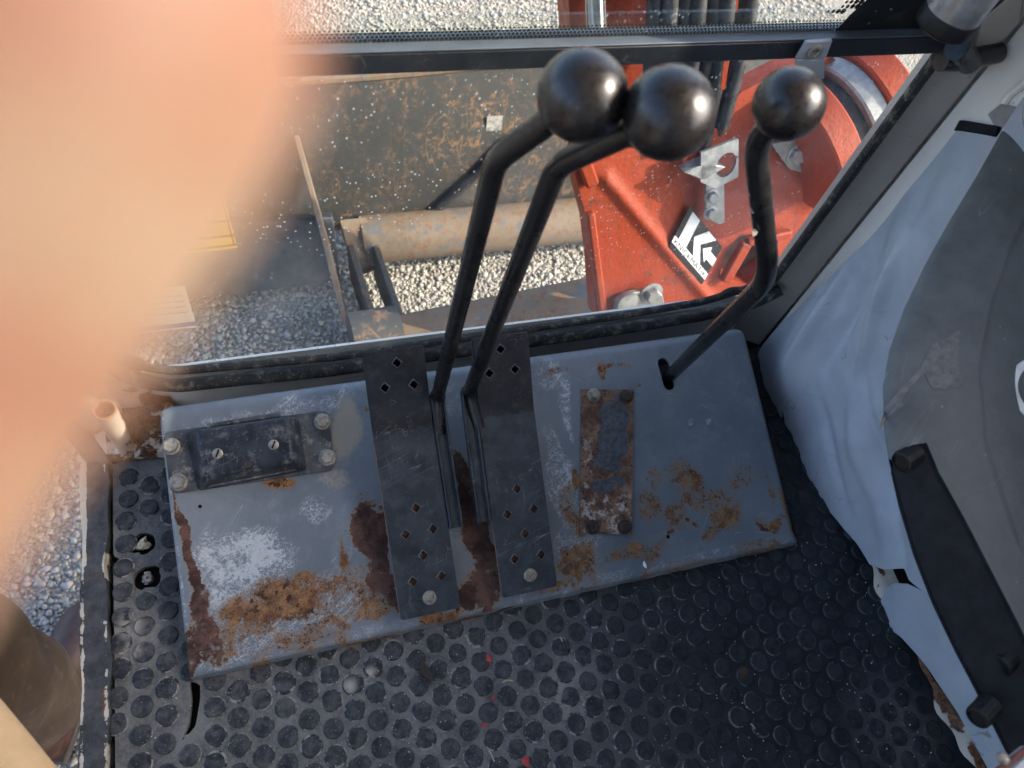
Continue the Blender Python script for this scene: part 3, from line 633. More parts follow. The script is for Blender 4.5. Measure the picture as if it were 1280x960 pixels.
rust = blobs(W, [B(345,752,80,36,.05,.80), B(430,745,45,28,.3,.62), B(300,790,50,24,.1,.6), B(400,790,80,24,.1,.62), B(470,760,30,22,0,.68), B(430,700,6,28,0,.75), B(355,607,26,9,.1,1.1),
    B(755,460,8,12,0,1.1), B(757,427,7,5,0,.8), B(720,700,42,30,.1,.72), B(712,640,20,60,0,.55), B(720,600,10,18,0,.75), B(862,610,36,44,.4,.66), B(905,638,34,42,.2,.64), B(845,650,28,24,0,.64), B(930,600,26,20,0,.5), B(820,600,16,18,0,.5), B(985,640,14,50,0,.6), B(890,665,24,12,0,.62), B(965,655,22,14,0,.75), B(962,615,10,30,0,.6), B(950,690,16,10,0,.5),
    B(810,635,18,30,0,.62), B(795,690,60,16,0,.62), B(870,700,30,8,0,.6), B(705,735,60,10,0,.6), B(310,840,60,8,.15,.5), B(460,800,60,9,.15,.7), B(555,770,50,9,.15,.8), B(690,430,30,5,.1,.7), B(800,480,6,6,0,.6), B(460,510,5,6,0,.9), B(770,420,30,7,0,.5)])
dark = blobs(W, [B(466,668,24,46,.05,1.2), B(472,720,20,30,0,.95), B(495,745,20,24,0,.8), B(580,600,14,50,0,1.1), B(595,660,22,60,0,1.0), B(600,735,34,34,0,.85), B(575,745,30,20,0,.7), B(600,770,50,9,.1,.95), B(232,690,6,60,-.05,1.0), B(243,760,12,50,-.05,.9), B(256,800,22,34,.3,.95), B(238,830,10,20,0,.9), B(223,640,4,40,0,.8), B(705,712,10,12,0,.7), B(840,670,7,5,0,.7), B(868,655,10,6,0,.6), B(955,660,8,7,0,.75)])
pale = blobs(W, [B(305,700,62,40,.1,1.0), B(285,740,50,36,0,.9), B(350,770,120,40,.1,.75), B(420,765,60,30,0,.7), B(262,720,24,60,0,.8), B(705,610,24,66,0,.85), B(720,690,40,40,0,.6), B(706,500,8,60,.1,.85), B(690,560,14,40,0,.6), B(400,640,24,22,.4,.55), B(560,500,20,40,0,.4), B(840,720,90,6,.15,.8), B(330,500,160,14,.1,.42), B(690,460,40,20,0,.4)])
rimn = vnoise(P*np.array([1, .3]), 40, 77); rust = np.maximum(rust, np.where(arcv(P) < .03, .08 + .6*rimn**2, 0)); rust = np.maximum(rust, .62*np.exp(-((P[:,0]-HX1)/.004)**2)*vnoise(P*np.array([.1, 1]), 30, 78)*1.3); pale = np.maximum(pale, np.where(arcv(P) < .03, .35, 0)); pale = np.maximum(pale, .5*np.exp(-((P[:,0]-HX0-.003)/.003)**2))
dust = blobs(W, [B(428,540,24,46,0,.9), B(420,600,20,16,0,.5), B(260,640,20,20,0,.2)])
hf = sheet_obj('face_sheet', sh, M['housing'], hous, {'rust': rust, 'dark': dark, 'pale': pale, 'dust': dust}, ang=60)
for x_, y_ in ((864, 528), (886, 527)):
    r_ = MB(); r_.lathe([(.0052, -.001), (.0052, .0008), (.0044, .0018), (.002, .0022)], F(x_, y_, .0012), FN, 18)
    ro = obj('rivet', r_, M['housing'], hous)
    for nm, vv in (('rust', .1), ('dark', 0), ('pale', .45), ('dust', .3)):
        q = ro.data.attributes.new(nm, 'FLOAT', 'POINT'); q.data.foreach_set('value', np.full(len(ro.data.vertices), vv, np.float32))
def pit(x_, y_, r):
    k = MB(); k.lathe([(r, -.002), (r, .00035), (r*.5, .0004)], F(x_, y_, .0012), FN, 10); obj('hole', k, M['dark'], hous)
pit(250, 633, .0022); pit(835, 671, .0026)
bx_ = MB(); bx_.box((-.168, .213, -.008), (.628, .222, .008)); obj('lower_lip', bx_, M['rustplate'], hous)

# black block on the housing
blk = thing('pedal_cover_block', 'dusty black raised block on a four bolt plate, on the housing', 'cover block', F(312, 566, 0))
def quad(pts, off): return [F(x, y, off) for x, y in pts]
base = MB(); base.prism(roundpoly(quad([(204,541),(410,513),(419,588),(214,618)], .0022), .011), FN*.0042); obj('base_plate', base, M['block'], blk, bevel=.0012)
top = roundpoly(quad([(246,537),(361,520),(368,576),(257,597)], .033), .006, 4); bot = roundpoly(quad([(232,541),(373,521),(384,588),(247,614)], .0063), .006, 4)
bb = MB(); n_ = len(top); bb.add(list(bot) + list(top), [tuple(range(n_, 2*n_))] + [(i, (i+1)%n_, n_+(i+1)%n_, n_+i) for i in range(n_)]); obj('block', bb, M['blockpad'], blk, bevel=.005, seg=3)
lip = MB(); lip.prism(quad([(256,597),(362,578),(372,588),(262,610)], .0105), FN*.004); obj('lower_flange', lip, M['block'], blk, bevel=.002)
lip = MB(); lip.prism(quad([(258,530),(352,515),(352,521),(258,536)], .0105), FN*.003); obj('upper_flange', lip, M['block'], blk, bevel=.002)
for x_, y_ in ((214,558),(223,603),(403,527),(409,572)): bolt(blk, F(x_, y_, .0066), FN, .0088, .0065, M['bolt'], .0105, rot=random.uniform(0,1))
for x_, y_ in ((272,567),(342,556)):
    sc_ = MB(); sc_.lathe([(.0062,-.001),(.0062,.0008),(.005,.0016),(.001,.0018)], F(x_, y_, .0336), FN, 18); s_o = obj('screw', sc_, M['bolt'], blk)
    c_ = Vector(F(x_, y_, .0336)) + FN*.0017; u_ = (Vector((1,0,0))*math.cos(1.1) + FE2*math.sin(1.1)); w_ = FN.cross(u_)
    g_ = MB(); g_.prism([c_ + u_*.0048 + w_*.0009, c_ - u_*.0048 + w_*.0009, c_ - u_*.0048 - w_*.0009, c_ + u_*.0048 - w_*.0009], FN*.0004); obj('slot', g_, M['dark'], s_o)
hh = MB(); hh.lathe([(.0046,-.001),(.0046,.0006),(.003,.0006),(.0028,.0002)], F(310, 580, .0336), FN, 14); obj('screw_hole', hh, M['rustbolt'], blk)

# rusty cover plate
rp = thing('cover_plate', 'narrow rusty cover plate with flaking black paint and four bolts', 'plate', F(759, 577, 0))
c4 = [F(727,487,.0045), F(792,487,.0045), F(790,668,.0045), F(725,667,.0045)]
A_, B_, C_, D_ = [np.array(q) for q in c4]
def rpfn(P):
    u, v = P[:, :1], P[:, 1:]; q = A_*(1-u)*(1-v) + B_*u*(1-v) + C_*u*v + D_*(1-u)*v; q[:, 2] += .0006*vnoise(P*np.array([1, 2.5]), 7, 61); return q
sh = sheet([(0,0),(1,0),(1,1),(0,1)], .02, rpfn, thick=.0042, down=-np.array(FN)); P = sh[2]
sheet_obj('plate', sh, M['rustplate'], rp, {'paint': blobs(P + .05*np.stack([vnoise(P, 9, 1)-.5, vnoise(P, 9, 2)-.5], 1), [((.62,.2),.34,.14,0,1), ((.6,.38),.34,.17,0,1), ((.52,.52),.34,.08,.1,.9), ((.52,.67),.42,.055,-.1,.95), ((.7,.05),.2,.04,0,.4)]), 'pale': blobs(P, [((.5,.86),.6,.2,0,1), ((.1,.6),.14,.3,0,.7)])})
for x_, y_, mm in ((742,494,'bolt'),(782,496,'rustbolt'),(740,659,'rustbolt'),(780,659,'rustbolt')): bolt(rp, F(x_, y_, .005), FN, .0072, .008, M[mm], .0098, rot=random.uniform(0,1))

# ================================================================== travel pedals with levers
def pedal(label, xs, holes_low, holes_up, boltpx, rodpts, ball, chan, group):
    x0, x1 = xs; Q = [(.2075, .041), (.412, .152), (.486, .214)]
    segs = [math.hypot(Q[1][0]-Q[0][0], Q[1][1]-Q[0][1]), math.hypot(Q[2][0]-Q[1][0], Q[2][1]-Q[1][1])]
    t = thing('travel_pedal', label, 'pedal', ((x0+x1)/2, .41, .12), group)
    Lt = sum(segs); pr = np.array(Q); ar = np.array([0, segs[0], Lt])
    sk = chan['skew']
    def fn(P):
        s = P[:,1]; sm = np.clip((s - segs[0])/.012, -1, 1)
        y = np.interp(s, ar, pr[:,0]); z = np.interp(s, ar, pr[:,1])
        z = z + .0008*np.exp(-((s-segs[0])/.01)**2)*0
        return np.stack([P[:,0] + sk*s, y, z], 1)
    def uv(px_, py_):
        n1 = np.array((0, -(Q[1][1]-Q[0][1]), Q[1][0]-Q[0][0])); q = atplane(px_, py_, n1, n1 @ np.array([0, Q[0][0], Q[0][1]]))
        s = (q[1]-Q[0][0])/(Q[1][0]-Q[0][0])*segs[0]
        if s > segs[0]:
            n1 = np.array((0, -(Q[2][1]-Q[1][1]), Q[2][0]-Q[1][0])); q = atplane(px_, py_, n1, n1 @ np.array([0, Q[1][0], Q[1][1]])); s = segs[0] + (q[1]-Q[1][0])/(Q[2][0]-Q[1][0])*segs[1]
        return np.array((q[0] - sk*s, s))
    hs = []; e = .0058
    for p in holes_low + holes_up:
        c = uv(*p); hs.append([(c[0]+e, c[1]), (c[0], c[1]+e*1.05), (c[0]-e, c[1]), (c[0], c[1]-e*1.05)])
    out = roundpoly([(x0,0),(x1,0),(x1,Lt),(x0,Lt)], .004, 3)
    V, fs, P = sheet(out, .0016, fn, hs, thick=.006, down=(0, .35, -.94))
    sheet_obj('tread_plate', (V, fs, P), M['pedal'], t, ang=50)
    for h in hs:                                        # punched lips
        rm = MB(); c = np.mean(h, 0); loop = [np.array(p) for p in h]; outl_ = [c + (p - c)*1.2 for p in loop]
        up = np.array((0, -.35, .94)); lf_ = .0028 if c[1] > segs[0] else 0; vi = fn(np.array(loop)) + up*(.0010 + lf_); vo = fn(np.array(outl_)) + up*(.0002 + lf_); vd = fn(np.array(loop)) - up*.005
        rm.add(list(vi) + list(vo) + list(vd), [(i, (i+1)%4, 4+(i+1)%4, 4+i) for i in range(4)] + [(8+i, 8+(i+1)%4, (i+1)%4, i) for i in range(4)])
        obj('punched_lip', rm, M['lip'], t, ang=10)
    uph = [h for h in hs if np.mean(h, 0)[1] > segs[0]]; wob = [(x1 - .001 - (x1-x0-.002)*k/10, segs[0] - .004 + .003*math.sin(k*2.1 + x0*50)) for k in range(11)]
    def padfn(P): q = fn(P); return q + np.array((0, -.64, .76))*(.0022 + .0008*vnoise(P, 60, 17))[:, None]
    uph2 = [[tuple(np.mean(h, 0) + (np.array(p) - np.mean(h, 0))*1.05) for p in h] for h in uph]
    sheet_obj('upper_pad', sheet([(x0+.001, Lt-.001), (x1-.001, Lt-.001)] + wob, .0016, padfn, uph2, thick=.002, down=(0, .64, -.76)), M['pad'], t, ang=50)
    we = MB(); we.tube([fn(np.array([(x0 + .0008, s_)]))[0] + np.array((0, 0, -.002)) for s_ in np.linspace(.003, segs[0]-.01, 14)], .0017, 6); obj('lit_edge', we, M['tan'], t)  # light tan tube standing in for the pedal's lit left edge
    back = MB(); pts = fn(np.array([(x0+.006, .004), (x1-.006, .004), (x1-.006, segs[0]), (x0+.006, segs[0])])) + np.array((0, .35, -.94))*.0065; back.prism(list(pts), (0, .001, -.004)); obj('backing_plate', back, M['rustplate'], t)
    arm = MB(); xm = (x0+x1)/2 + sk*segs[0]*.6; arm.box((xm-.02, .31, .03), (xm+.02, .40, .078)); obj('pivot_block', arm, M['dark'], t, bevel=.003)
    ub = MB(); pts = fn(np.array([(x0+.004, segs[0]+.004), (x1-.004, segs[0]+.004), (x1-.004, Lt-.004), (x0+.004, Lt-.004)])) + np.array((0, .64, -.76))*.0075; ub.prism(list(pts), (0, .002, -.003)); obj('added_hole_backing', ub, M['dark'], t)  # added dark plate, keeps light from showing through the upper holes
    cb = uv(*boltpx); cb3 = fn(np.array([cb]))[0]; nb = Vector((0, -(Q[1][1]-Q[0][1]), Q[1][0]-Q[0][0])).normalized()
    b_ = MB(); b_.lathe([(.0088, -.001), (.0088, .0012), (.0076, .0024), (.0052, .0028), (.0046, .001), (.0022, .0008)], cb3, nb, 20); obj('screw', b_, M['bolt'], t)
    # side channel carrying the lever
    cx0, cx1 = chan['x']; s0_, s1_ = chan['s']; ch = MB(); pf = [(cx0, .0), (cx0, .0065), (cx0+.0025, .0065), (cx0+.0035, .001), (cx1-.0035, .001), (cx1-.0025, .0075), (cx1, .0075), (cx1, -.004), (cx0, -.004)]
    vs = []
    for s in np.linspace(s0_, s1_, 8):
        b = fn(np.array([(0, s)]))[0]; vs += [b + np.array((x, 0, 0)) + np.array(nb)*(h - .003) for x, h in pf]
    n = len(pf); ch.add(vs, [(i*n+k, i*n+(k+1)%n, (i+1)*n+(k+1)%n, (i+1)*n+k) for i in range(7) for k in range(n)] + [tuple(range(n)), tuple(7*n+k for k in range(n))]); obj('side_channel', ch, M['pedal'], t, bevel=.0007)
    rd = MB(); path = smoothpath(rodpts, .014, 5); n = len(path); rr = [.0083]*n; rd.tube(path, rr, 18); ro = obj('lever_rod', rd, M['lever'], t)
    w = MB(); w.lathe([(.0105, -.012), (.0105, -.004), (.0095, .003), (.0083, .008)], rodpts[1], Vector(rodpts[2]) - Vector(rodpts[1]), 18); obj('weld_collar', w, M['lever'], ro)
    kb = MB(); R_ = .0255; axd = (Vector(ball) - Vector(rodpts[-2])).normalized()
    kb.lathe([(R_*math.sin(a), -R_*math.cos(a)) for a in np.linspace(.33, math.pi-.01, 30)], ball, axd, 40); obj('knob', kb, M['knobp'], t)
    return t
NBv = Vector((0, -.111, .2045)).normalized()
b1 = atd(728,120,.4178+.009); b2 = atd(836,142,.411+.009); b3 = atd(986,130,.527)
pedal('black punched foot pedal whose tall lever rises to the outermost ball knob, beside the block', (.0705, .1445),
      [(520,635),(507,668),(541,661),(529,694),(516,727),(552,720)], [(496,454),(481,485),(517,481)], (537,747),
      [(.150, .40, .139), (.1535, .437, .170), atd(620,200,.502), b1], b1, dict(x=(.1455,.1625), s=(.098,.262), skew=-.006), 'pair of travel pedals')
pedal('black punched foot pedal with lever, beside the rusty cover plate', (.1985, .2715),
      [(646,611),(634,643),(667,636),(656,667),(643,699),(676,693)], [(625,437),(611,467),(643,462)], (663,719),
      [(.201, .40, .139), (.1935, .437, .170), atd(697,206,.502), b2], b2, dict(x=(.1795,.1965), s=(.098,.262), skew=.012), 'pair of travel pedals')
# third lever out of the slot
l3 = thing('control_lever', 'bent black lever with ball knob standing out of the housing slot', 'lever', F(834, 470, 0))
rd = MB(); pts = [F(835, 472, -.02), atd(962,347,.69), atd(943,178,.575), b3]; rd.tube(smoothpath(pts, .034, 8), .0092, 18); obj('rod', rd, M['lever'], l3)
kb = MB(); R_ = .0245; kb.lathe([(R_*math.sin(a), -R_*math.cos(a)) for a in np.linspace(.33, math.pi-.01, 30)], b3, Vector(b3)-Vector(pts[2]), 40); obj('knob', kb, M['knobp'], l3)
for (x_, y_, dd_) in ((941,263,.632),(943,290,.645),(938,240,.62)):
    ch = MB(); c = Vector(atd(x_, y_, dd_ - .0098)); 
    ring = [c + Vector(ray(x_, y_)).normalized()*-.0002 + Vector((RC[:,0]*math.cos(a) + RC[:,1]*math.sin(a)*1.6))*.0022*random.uniform(.7,1.3) for a in np.linspace(0, 2*math.pi, 9, endpoint=False)]
    ch.prism(ring, Vector(ray(x_, y_)).normalized()*.004); obj('chipped_paint', ch, m_flat('bare chip', (.3,.27,.22), .7), l3)

# ================================================================== windscreen
WY = .560
ws = thing('windscreen', 'front lower windscreen pane in a black rubber seal, spotted with dried drops', 'windscreen', (.22, WY, .1))
gl = MB(); gl.box((-.26, WY-.002, .098), (.70, WY+.002, .60)); obj('glass_pane', gl, M['glass'], ws)
def lip_path(off, pts, y): return [Vector(aty(x_, y_ + off, y)) for x_, y_ in pts]
low = [(118,425),(150,447),(178,458),(215,464),(300,457),(420,446),(540,428),(660,411),(780,394),(880,377),(935,360),(968,350)]
pt = [Vector((q.x, .552, q.z)) for q in lip_path(0, low, .552)]
s1 = MB(); s1.tube(smoothpath(pt, .02, 3), .0058, 10); obj('inner_seal_lip', s1, M['seal'], ws)
low2 = [(112,438),(145,462),(172,475),(215,483),(300,474),(420,462),(540,444),(660,427),(780,410),(880,394),(945,378),(976,362)]
pt2 = [Vector(aty(x_, y_, .546)) for x_, y_ in low2]
s2 = MB(); s2.tube(smoothpath(pt2, .02, 3), .0092, 12); obj('outer_seal_lip', s2, M['seal'], ws)
v0 = Vector((.688, .553, .128)); s3 = MB(); s3.tube([v0, (.688,.553,.3), (.688,.553,.57)], .0068, 10); s3.tube([(.6955,.557,.128),(.6955,.557,.57)], .0035, 8); obj('side_seal', s3, M['seal'], ws)
s4 = MB(); s4.tube(smoothpath([pt[2] + Vector((0,.0,.004)), (-.25, .555, .2), (-.26,.556,.55)], .05, 5), .009, 10); obj('side_seal', s4, M['seal'], ws)
kn = MB(); kn.tube(smoothpath([aty(898,372,.545), aty(912,362,.545), aty(930,362,.545), aty(948,352,.545), aty(968,347,.545)], .01, 4), .0045, 8); obj('seal_end', kn, M['seal'], ws)
def bary(py_, x=700): return aty(x, py_, .548)[2]
zb, zm, zt_ = bary(82), bary(58), aty(700, 39, .573)[2]
br = thing('crossbar', 'black crossbar between the lower and upper windscreen panes', 'crossbar', (.2, .548, zb))
b_ = MB(); pf = [(.545, zb), (.545, zm), (.573, zt_), (.578, zt_), (.578, zb)]
b_.prism([(-.33, y, z) for y, z in pf], (1.035, 0, 0)); obj('bar', b_, M['bar'], br, bevel=.0015)
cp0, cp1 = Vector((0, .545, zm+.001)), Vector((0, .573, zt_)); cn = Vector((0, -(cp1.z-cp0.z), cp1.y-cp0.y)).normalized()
q = MB(); q.prism([cp0 + Vector((-.33,0,0)), cp0 + Vector((.70,0,0)), cp1 + Vector((.70,0,0)), cp1 + Vector((-.33,0,0))], cn*.0015); obj('bar_sky_sheen', q, m_flat('bar top with sky sheen', (.075, .09, .105), .35, 0, .15, .1, 30), br, bevel=.0005)  # lighter blue grey top face: the sky's sheen put into its colour
zg = zt_ + .0005
us = thing('upper_windscreen', 'front upper windscreen pane with a dotted black border', 'windscreen', (.2, .562, zg))
ug = MB(); ug.box((-.30, .560, zg), (.70, .564, 1.46)); obj('glass_pane', ug, M['glass2'], us)
dots = MB()
for r_i, (dz, rad) in enumerate(((.0018,.0021),(.0050,.0019),(.0082,.0017),(.0113,.0014),(.0142,.0011))):
    x = -.28 + (.0019 if r_i % 2 else 0)
    while x < .60:
        dots.add([(x + rad*math.cos(t), .5594, zg + dz + rad*math.sin(t)) for t in np.linspace(0, 2*math.pi, 8, endpoint=False)], [tuple(range(7, -1, -1))]); x += .0038
for r_i in range(20):
    z = zg + .024 + r_i*.0049; edge_x = .525 + .045*math.sqrt(max(0, (r_i)/19))
    for k in range(4):
        rad = (.0017, .0022, .0027, .0031)[k]; x = edge_x + k*.0056 + (.0028 if r_i % 2 else 0)
        dots.add([(x + rad*math.cos(t), .5594, z + rad*math.sin(t)) for t in np.linspace(0, 2*math.pi, 8, endpoint=False)], [tuple(range(7, -1, -1))])
tag(obj('dot_border', dots, M['frit'], us, fix=False), kind='stuff')
bd = MB(); pl_ = [(.545, zg), (.552, zg+.02), (.575, zg+.06), (.592, zg+.12), (.60, zg+.30), (.70, zg+.30), (.70, zg)]; bd.prism([(x, .5590, z) for x, z in pl_], (0, .0006, 0)); obj('border_print', bd, M['frit'], us)
fr = MB(); fr.box((.66, .535, zg+.02), (.70, .556, 1.46)); obj('frame', fr, M['bar'], us, bevel=.003)
cl = thing('clip_bracket', 'small grey angled clip with a bolt on the crossbar', 'bracket', aty(1015, 70, .54))
c_ = MB(); c_.prism([aty(1006,49,.541), aty(1039,47,.541), aty(1030,71,.541), aty(993,71,.541)], (0, -.004, 0)); c_.prism([aty(993,71.5,.541), aty(1030,71.5,.541), aty(1029,96,.541), aty(993,96,.541)], (0, -.0035, 0)); obj('plate', c_, M['greyp'], cl, bevel=.0012)
q = aty(1018, 64, .537); k_ = MB(); k_.lathe([(.0078,0),(.0078,.002),(.0055,.003),(.004,.003),(.003,.0012),(.001,.0012)], q, (0,-1,.15), 20); obj('bolt', k_, M['bolt'], cl)
tu = thing('strut_tube', 'grey steel tube with black end cap at the upper pillar', 'tube', aty(1172, 40, .50))
o_ = Vector(aty(1182, 28, .505)); t_ = MB(); t_.lathe([(.026, .008), (.026, .4), (.01, .4)], o_, (.02, 0, 1), 36); obj('tube', t_, m_flat('brushed grey tube', (.30,.31,.32), .3, .6, .25, .25, 40), tu)
t_ = MB(); t_.lathe([(.024, -.006), (.027, -.003), (.027, .010), (.0262, .012)], o_, (.02, 0, 1), 36); obj('end_cap', t_, M['kn'], tu, bevel=.001)
pn = thing('hinge_pin', 'black hinge pin below the grey strut tube', 'pin', aty(1205, 75, .52))
t_ = MB(); t_.tube([aty(1176,76,.525), aty(1198,76,.525), aty(1248,66,.53)], [.0105, .0105, .0105], 16); obj('pin', t_, M['lever'], pn); t_ = MB(); t_.tube([aty(1196,60,.518), aty(1212,78,.525)], .012, 14); obj('eye', t_, M['lever'], pn)

# decals on the pane
def decal(name, label, px_, mat, cat='decal'):
    mb = MB(); mb.prism([aty(*p, WY-.0028) for p in px_], (0, .0005, 0)); o = thing(name, label, cat, aty(*px_[0], WY-.003)); obj('film', mb, mat, o); return o
d1 = decal('warning_decal', 'yellow rectangular decal with black lines on the windscreen', [(297,310),(274,225),(170,238),(196,322)], M['yellow'])
for (a0, b0_) in (((196,318.5),(296,307)), ((192,306),(293.5,295.5)), ((187,287),(288,277))):
    l_ = MB(); l_.prism([aty(a0[0],a0[1],WY-.0031), aty(b0_[0],b0_[1],WY-.0031), aty(b0_[0]-.5,b0_[1]-2.2,WY-.0031), aty(a0[0]-.5,a0[1]-2.2,WY-.0031)], (0,.0002,0)); obj('line', l_, M['black'], d1)
l_ = MB(); l_.prism([aty(294,307,WY-.0031), aty(273,228,WY-.0031), aty(271,228,WY-.0031), aty(292,307,WY-.0031)], (0,.0002,0)); obj('line', l_, M['black'], d1)
d2 = decal('notice_decal', 'pale notice decal with a blue bottom bar on the windscreen', [(246,409),(231,358),(120,368),(140,420)], M['palep'])
l_ = MB(); l_.prism([aty(245.5,407,WY-.0031), aty(244,402,WY-.0031), aty(139,413,WY-.0031), aty(140.5,418.5,WY-.0031)], (0,.0002,0)); obj('bar', l_, M['bluep'], d2)
for k in range(4):
    y0 = 372 + k*7; l_ = MB(); l_.prism([aty(160,y0+4,WY-.0031), aty(228+k*2,y0-2,WY-.0031), aty(228+k*2,y0-3,WY-.0031), aty(160,y0+3,WY-.0031)], (0,.0002,0)); obj('print_line', l_, M['bluep'], d2)

# ================================================================== vinyl lining and console
def vin(px_, py_): q = atx(px_, py_, .738); return (q[1], q[2])
edge = [(1290,120),(1258,171),(1240,168),(1199,163),(1150,222),(1100,283),(1060,331),(1020,374),(985,410),(960,437),(948,460),(950,490),(962,522),(978,552),(990,548),(997,563),(1012,590),(1035,620),(1060,648),(1082,676),(1098,703),(1115,709),(1140,708),(1147,722),(1175,740),(1300,745)]
outl = [vin(*p) for p in edge]; outl += [vin(1330,500)]
tear = [vin(*p) for p in [(998,506),(997,530),(991,556),(980,556),(988,535)]]; hl = [vin(*p) for p in [(1112,716),(1122,711),(1130,713),(1138,709),(1150,722),(1152,731),(1140,731),(1128,724)]]
def vinfn(P):
    y, z = P[:,0], P[:,1]; x = np.full(len(P), .738) - .012*np.clip((.50-y)/.05, 0, 1)
    t = (y*.78 - z*.62); s = (y*.62 + z*.78)
    x -= .030*np.exp(-((y-.46)/.09)**2 - ((z-.09)/.11)**2) + .012*np.exp(-((y-.30)/.05)**2 - ((z-.06)/.2)**2)
    x -= .006*np.sin(t*44 + .4 + 3*s)*np.exp(-((z-.22)/.16)**2)*np.clip((.53-y)/.08, 0, 1) + .003*np.sin(t*75 + s*14)*np.exp(-((z-.2)/.14)**2)
    def fold(a, b, amp, w, off=0.0):
        a, b = np.array(vin(*a)), np.array(vin(*b)); d = b - a; L = np.linalg.norm(d); d /= L; u = (P - a) @ d / L; e = (P[:,0]-a[0])*d[1] - (P[:,1]-a[1])*d[0]
        return amp*np.exp(-((e-off)/w)**2)*np.clip(1.15 - np.abs(u-.5)*1.7, 0, 1)
    x += fold((1112,285), (1050,460), .016, .013) - fold((1082,285), (1016,460), .012, .012) - fold((1140,285), (1088,480), .014, .012)
    x += fold((1180,200), (1120,330), .005, .012) + fold((1100,470), (1140,690), .008, .008) - fold((1075,470), (1120,690), .008, .016) + fold((1040,480), (1075,640), .006, .010)
    x -= .005*vnoise(P, 10, 71) + .001*vnoise(P, 40, 72)
    return np.stack([x, y, z], 1)
vl = thing('vinyl_lining', 'wrinkled blue grey vinyl lining sheet with a small tear, on the cab wall', 'lining', (.74, .4, .05))
sheet_obj('sheet', sheet(outl, .0026, vinfn, [tear], thick=.0012, down=(1,0,0)), M['vinyl'], vl)
e2_ = [(1098,770),(1102,752),(1110,734),(1122,728),(1138,729),(1156,737),(1300,745),(1330,1010),(1262,1010),(1236,955),(1200,890),(1165,838),(1130,795)]
def vin2fn(P):
    x = vinfn(P)[:,0]*0 + .741 - .018*np.exp(-((P[:,0]-.165)/.03)**2 - ((P[:,1]-.03)/.05)**2) - .006*vnoise(P, 18, 75) ; return np.stack([x - .004, P[:,0], P[:,1]], 1)
vf = thing('vinyl_flap', 'loose curled flap of grey vinyl hanging below the torn lining', 'lining', (.74, .1, .02))
sheet_obj('sheet', sheet([vin(*p) for p in e2_], .0026, vin2fn, thick=.0012, down=(1,0,0)), M['vinyl'], vf)
vb = MB(); vb.box((.7625, -.3, -.01), (.764, .5, .6)); tag(obj('lining_backing', vb, M['dark']), 'dark wall backing seen through the hole in the lining', 'backing', kind='structure')

def CP(px_, py_, off=0): return atplane(px_, py_, (0, -.29, 1), .40 + off)
co = thing('side_console', 'dark grey scuffed plastic console with a curved edge beside the vinyl lining', 'console', (.68, .2, 0))
ce = [(1330,30),(1285,112),(1262,148),(1225,215),(1190,272),(1158,330),(1132,385),(1114,435),(1106,480),(1107,525),(1114,575),(1128,630),(1146,690),(1170,752),(1200,815),(1232,875),(1262,935),(1285,985)]
cp = [tuple(CP(*p)[:2]) for p in ce]; cp = [p for p in cp if p[0] < .79]
cpa = np.array(cp); cp_out = cp + [(.79, cp[-1][1]), (.79, cp[0][1])]
def segdist(P, Q):
    best = np.full(len(P), 9.)
    for i in range(len(Q)-1):
        a, b = Q[i], Q[i+1]; d = b-a; t = np.clip(((P-a)@d)/(d@d), 0, 1); best = np.minimum(best, np.linalg.norm(P - a - t[:,None]*d, axis=1))
    return best
cpd = [tuple(CP(*p)[:2]) for p in [(1104,588),(1130,562),(1146,562),(1160,600),(1190,660),(1222,725),(1255,790),(1290,862),(1300,930),(1285,985),(1240,960),(1180,860),(1130,740),(1100,640)]]
ed = np.array([CP(*p)[:2] for p in [(1275,260),(1245,320),(1215,400),(1198,480),(1205,570),(1240,680),(1290,780)]])
def confn(P):
    d = segdist(P, cpa); z = .40 + .29*P[:,1] + .030*(1 - np.exp(-d/.05)) - .004*np.exp(-d/.003)
    z += .0014*np.exp(-(segdist(P, ed)/.0014)**2) + .0014*vnoise(P, 16, 81)
    return np.stack([P[:,0], P[:,1], z], 1)
sheet_obj('shell', sheet(cp_out, .0028, confn, [cpd]), M['console'], co, ang=50)
skc = confn(cpa); sk = MB(); skd = [(0,0,0), (.004,0,-.006), (.03,0,-.03), (.08,0,-.065)]
sk.add([q + np.array(d) for d in skd for q in skc], [(i*len(skc)+k, i*len(skc)+k+1, (i+1)*len(skc)+k+1, (i+1)*len(skc)+k) for i in range(3) for k in range(len(skc)-1)]); obj('skirt', sk, M['recess'], co)
def recfn(P): q = confn(P); q[:,2] -= .003; return q
wl_ = MB(); top_ = confn(np.array(cpd[1:8])); nn_ = len(top_); wl_.add(list(top_) + list(top_ - np.array((0,0,.006))), [(i, i+1, nn_+i+1, nn_+i) for i in range(nn_-1)]); obj('band_step', wl_, M['recess'], co)
band = [(1117,585),(1128,556),(1150,556),(1166,596),(1196,656),(1228,721),(1261,786),(1296,858),(1310,930),(1300,990),(1285,985),(1262,935),(1232,875),(1200,815),(1170,752),(1146,690),(1128,630)]
sheet_obj('lower_band', sheet([tuple(CP(*p)[:2]) for p in band], .0028, recfn), M['recess'], co)
def knob(px_, py_, axis, r=.0098):
    c = Vector(CP(px_, py_, .006)); kb = MB(); a = Vector(axis).normalized()
    kb.lathe([(r*.9, -.016), (r*1.05, -.014), (r, -.009), (r, .003), (r*.92, .0055), (r*.72, .006), (r*.66, .0045)], c, a, 48, ripple=lambda i, k: (-.06 if (k % 4) < 2 and i in (2, 3) else 0)); obj('knob', kb, M['kn'], co, ang=30)
knob(1131, 575, (-.875, -.275, .118)); knob(1254, 828, (-.875, -.275, .118)); knob(1226, 893, (-.875, -.275, .118))
